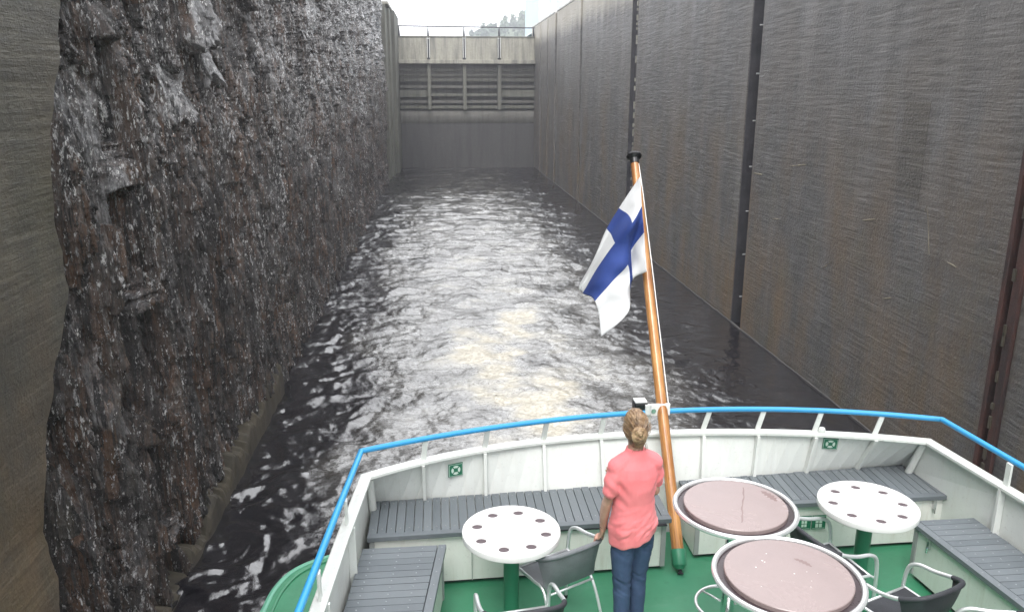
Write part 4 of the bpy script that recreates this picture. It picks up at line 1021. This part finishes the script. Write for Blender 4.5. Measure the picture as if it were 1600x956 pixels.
def to_local(v): c, s_ = math.cos(-WR), math.sin(-WR); return Vector(((v[0] * c - v[1] * s_) / .88, (v[0] * s_ + v[1] * c) / .95, v[2]))
GR = to_local((.985 - PO.x - .012, 4.60 - PO.y, .694)); TG, NN = to_local(TG).normalized(), to_local(NN).normalized()       # the chair-back tube under her hand
def body():
    mb = MB()
    loft(mb, [(0, .01, .80, .12, .09), (0, .01, .90, .155, .105), (0, 0, 1.02, .125, .09), (0, 0, 1.15, .135, .095), (0, 0, 1.25, .145, .09), (0, 0, 1.32, .125, .07), (0, .005, 1.375, .07, .055), (0, .01, 1.42, .052, .052), (0, .02, 1.47, .05, .05)])
    # head, with face looking aft over the rail
    ell(mb, (0, .035, 1.545), (.070, .085, .092)); ell(mb, (0, .065, 1.495), (.052, .060, .058)); ell(mb, (0, .095, 1.455), (.026, .022, .02))
    rcap(mb, [(0, .118, 1.545), (0, .132, 1.515)], [.009, .013], 10)                    # nose
    for s in (-1, 1):
        ell(mb, (s*.072, .035, 1.525), (.010, .018, .030), 12)                            # ears
        ell(mb, (s*.032, .103, 1.562), (.022, .012, .008), 10)                            # brow
        ell(mb, (s*.036, .092, 1.515), (.022, .022, .018), 10)                            # cheeks
    ell(mb, (0, .119, 1.485), (.022, .009, .006), 12); ell(mb, (0, .117, 1.476), (.018, .009, .006), 12)   # lips
    # left arm, straight down to the chair; right arm folded in front
    rcap(mb, [SHL, (-.168, 0, 1.18), ELL], [.040, .041, .035]); rcap(mb, [ELL, (-.186, .08, .95), WRL], [.037, .036, .023])
    ER = (.185, .045, 1.075); rcap(mb, [SHR, ER], [.040, .038]); rcap(mb, [ER, (.09, .21, 1.10), (.04, .25, 1.115)], [.038, .030, .023])
    for s, H, kx in ((1, 0, 0),):
        b = Vector((.04, .25, 1.115)); d = Vector((-.85, .45, .15)).normalized(); sd = Vector((.2, .1, 1)).normalized()
        for i in range(4):
            k = b + d * .075 + sd * (i - 1.5) * .019; rcap(mb, [b + sd * (i - 1.5) * .010, k], [.014, .0115], 8)
            L = (.030, .034, .032, .025)[i]; rcap(mb, [k, k + d * L, k + d * (L * 1.8) + Vector((0, -.012, 0))], [.0098, .009, .0075], 8)
        rcap(mb, [b + d * .02 + sd * .012, b + d * .05 + sd * .045, b + d * .08 + sd * .05], [.013, .0105, .009], 8)
    # left hand over the chair-back tube
    w = Vector(WRL); Kc = GR + UPV * .030 - NN * .006
    for i in range(4):
        k = Kc + TG * (i - 1.5) * .0195 + UPV * (.004, .006, .004, 0)[i]
        rcap(mb, [w + TG * (i - 1.5) * .010, w.lerp(k, .5) + TG * (i - 1.5) * .004 - NN * .006, k], [.0155, .0135, .0115], 8)
        L = (.92, 1., .97, .8)[i]; a = k + (NN * .026 - UPV * .004) * L; b = a + (NN * .008 - UPV * .026) * L; c = b + (-NN * .012 - UPV * .012) * L
        rcap(mb, [k, a, b, c], [.0102, .0098, .0088, .0075], 8)
    t0 = w.lerp(Kc, .30) + TG * .022 - NN * .006; t1 = Kc + TG * .042 - NN * .020 - UPV * .012; t2 = Kc + TG * .040 - NN * .014 - UPV * .040
    rcap(mb, [t0, t1, t2], [.0135, .011, .009], 8)
    # legs under the jeans
    for s, x0, y0 in ((-1, -.085, -.01), (1, .085, .03)):
        rcap(mb, [(s*.08, .01, .84), (s*.07, y0 + .015, .47)], [.080, .052]); rcap(mb, [(s*.07, y0 + .015, .47), (s*.066, y0 - .01, .30), (s*.06, y0, .09)], [.052, .050, .036])
        rcap(mb, [(s*.06, y0 - .02, .05), (s*.068, y0 + .13, .035)], [.036, .030])
    return fuse(mb, 'body', M['skin'], .0046, 3)
body()
def shirt():
    mb = MB()
    loft(mb, [(-.004, .005, .782, .168, .135), (-.003, .004, .80, .172, .137), (0, .004, .88, .174, .134), (0, 0, .98, .160, .118), (0, 0, 1.06, .150, .112), (0, -.002, 1.15, .155, .114), (0, -.004, 1.235, .163, .108), (0, -.002, 1.295, .150, .092), (0, .002, 1.335, .115, .076), (0, .006, 1.378, .082, .068), (0, .01, 1.408, .066, .062)])
    rcap(mb, [(-.135, 0, 1.285), (-.168, 0, 1.215), (-.184, -.002, 1.145)], [.058, .060, .058]); rcap(mb, [(.135, .01, 1.295), (.168, .02, 1.225), (.182, .035, 1.155)], [.058, .060, .056])
    for q in (-1, 1): ell(mb, (q*.07, .085, 1.19), (.07, .06, .065)); rcap(mb, [(q*.06, .005, 1.335), (q*.15, .003, 1.292)], [.058, .060])
    def wr(x, y, z):
        lowz = 1 - sstep(.86, 1.08, z)
        d = .0085 * lowz * sstep(.80, .86, z) * np.abs(fbm(x * 5 + z * 9, z * 15 - x * 12 + y * 4, 2, 7)) * 1.3 + .004 * lowz
        d += .0035 * fbm(x * 6 + z * 4, z * 7 - x * 4 + y * 5, 2, 19) + .0035 * np.sin(np.arctan2(y, x) * 9 + z * 6) * (1 - sstep(.78, .95, z))
        d += .007 * sstep(.05, .16, np.abs(x)) * np.sin((z * 1.0 - np.abs(x) * .9) * 70) * sstep(.98, 1.08, z) * (1 - sstep(1.18, 1.28, z)) * .6
        return d
    return fuse(mb, 't_shirt', M['coral_cotton'], .0062, 5, wr)
sh = shirt()
n = len(sh.data.vertices); c = np.empty(n * 3, np.float32); sh.data.vertices.foreach_get('co', c); c = c.reshape(-1, 3)      # the hem slants up to her right
k = (1 - sstep(.78, 1.0, c[:, 2])); c[:, 2] += k * (.055 * np.clip((c[:, 0] + .05) / .2, -.4, 1)); sh.data.vertices.foreach_set('co', c.ravel()); sh.data.update()
def jeans():
    mb = MB()
    loft(mb, [(0, .005, .945, .140, .100), (0, .005, .90, .154, .110), (0, 0, .84, .156, .118), (0, 0, .79, .150, .114), (0, .005, .755, .142, .10)][::-1])
    for q, y0 in ((-1, -.01), (1, .03)):
        rcap(mb, [(q*.083, .0, .83), (q*.082, y0 * .4, .72), (q*.074, y0 + .006, .48), (q*.070, y0 - .002, .30), (q*.064, y0, .10), (q*.064, y0, .075)], [.084, .084, .066, .060, .054, .056], 20)
    def wr(x, y, z):
        kn = np.exp(-((z - .47) / .10) ** 2) + np.exp(-((z - .12) / .07) ** 2) + .7 * np.exp(-((z - .74) / .07) ** 2)
        return .007 * kn * fbm(x * 7 + 3, z * 22 + x * 9, 3, 23) + .003 * fbm(x * 12, z * 10, 3, 29)
    return fuse(mb, 'jeans', M['denim'], .0062, 4, wr)
jeans()
for s, y0 in ((-1, -.01), (1, .03)):
    mb = MB(); rcap(mb, [(s*.06, y0 - .035, .042), (s*.064, y0 + .05, .040), (s*.07, y0 + .14, .034)], [.042, .043, .036]); mb.box((s*.064 - .04, y0 - .07, .002), (s*.064 + .04, y0 + .165, .02)); fuse(mb, 'shoe', M['leather_dark'], .006, 4)
for s in (-1, 1):
    mb = MB(); ell(mb, (s*.030, .108, 1.548), (.011, .008, .007), 12); mb.build('eye', M['white_plastic'], wm, smooth=True)
def hair():
    mb = MB()
    ell(mb, (0, .022, 1.560), (.083, .094, .098), 24); ell(mb, (0, -.012, 1.482), (.064, .062, .074), 20)
    for s in (-1, 1): ell(mb, (s*.05, .03, 1.53), (.034, .06, .06), 14)
    b = len(mb.v)
    def wr(x, y, z):
        a = np.arctan2(x, z - 1.49); r = np.hypot(x, z - 1.49)
        return .0012 * np.sin(a * 52 + 2.5 * perlin(x * 30, z * 30, 5)) * sstep(.02, .06, r) + .002 * fbm(x * 40, z * 40 + y * 30, 2, 33)
    o = fuse(mb, 'hair', M['hair'], .0042, 3, wr)
    me = o.data; bm = bmesh.new(); bm.from_mesh(me)      # open the face
    bmesh.ops.delete(bm, geom=[v for v in bm.verts if v.co.y > .074 + .55 * max(0, v.co.z - 1.585) and v.co.z < 1.60], context='VERTS'); bm.to_mesh(me); bm.free()
    # bun: coiled locks at the nape
    mb = MB()
    for k in range(15):
        a0 = k * 2.4; rad = .014 + .036 * (k / 15); pts = []
        for q in range(12):
            a = a0 + q * .42; pts.append((rad * math.cos(a) * 1.15 - .028, -.083 - .034 * (1 - (rad / .054) ** 2) + .006 * math.sin(q + k), 1.530 + rad * math.sin(a) * 1.05))
        mb.tube(pts, [.003 + .005 * math.sin(math.pi * min(1, (q + .6) / 11.5)) for q in range(12)], 8)
    mb2 = MB(); ell(mb2, (-.028, -.073, 1.530), (.052, .040, .050)); mb.add(mb2.v, mb2.f); mb.build('hair_bun', M['hair_light'], o, smooth=True, auto=False)
    mb = MB()
    for k in range(90):
        a = RNG.uniform(-2.6, 2.6); p0 = Vector((.088 * math.sin(a), RNG.uniform(-.02, .07), 1.555 + .100 * math.cos(a))); p2 = Vector((-.025 + .03 * math.sin(a), -.085, 1.530 + .035 * math.cos(a)))
        m_ = (p0 + p2) / 2; dd = (m_ - Vector((0, .02, 1.54))).normalized(); m_ = Vector((0, .02, 1.54)) + dd * RNG.uniform(.098, .112)
        mb.tube(catmull([p0, m_, p2], 4), RNG.uniform(.0008, .0016), 4)
    for k in range(14):
        x = RNG.uniform(-.05, .05); p = Vector((x, -.055, 1.455)); mb.tube(catmull([p, p + Vector((x * .15, -.006, -.025)), p + Vector((x * .3, .004, -.05))], 3), [.0012] * 6 + [.0004], 4)
    tag(mb.build('loose_hair', M['hair'], o), kind='stuff')
hair()
mb = MB(); w = Vector(WRL) + Vector((.001, -.004, .03)); mb.tube([(w.x + .0285*math.cos(2*math.pi*k/28), w.y + .0285*math.sin(2*math.pi*k/28), w.z + .004*math.cos(2*math.pi*k/28)) for k in range(28)], .003, 6, closed=True); mb.build('bracelet', M['leather_dark'], wm, smooth=True)

HAZE = 0.0013
if HAZE:
    mb = MB(); mb.box((-90, -12, -3), (360, 805, 90)); o = mb.build('haze', [], None)
    m = bpy.data.materials.new('haze_air'); m.use_nodes = True; t = m.node_tree; t.nodes.clear(); v = t.nodes.new('ShaderNodeVolumePrincipled'); oo = t.nodes.new('ShaderNodeOutputMaterial')
    v.inputs['Color'].default_value = (.90, .92, 1, 1); v.inputs['Density'].default_value = HAZE; v.inputs['Anisotropy'].default_value = .2
    t.links.new(v.outputs[0], oo.inputs['Volume']); o.data.materials.append(m); tag(o, kind='stuff')
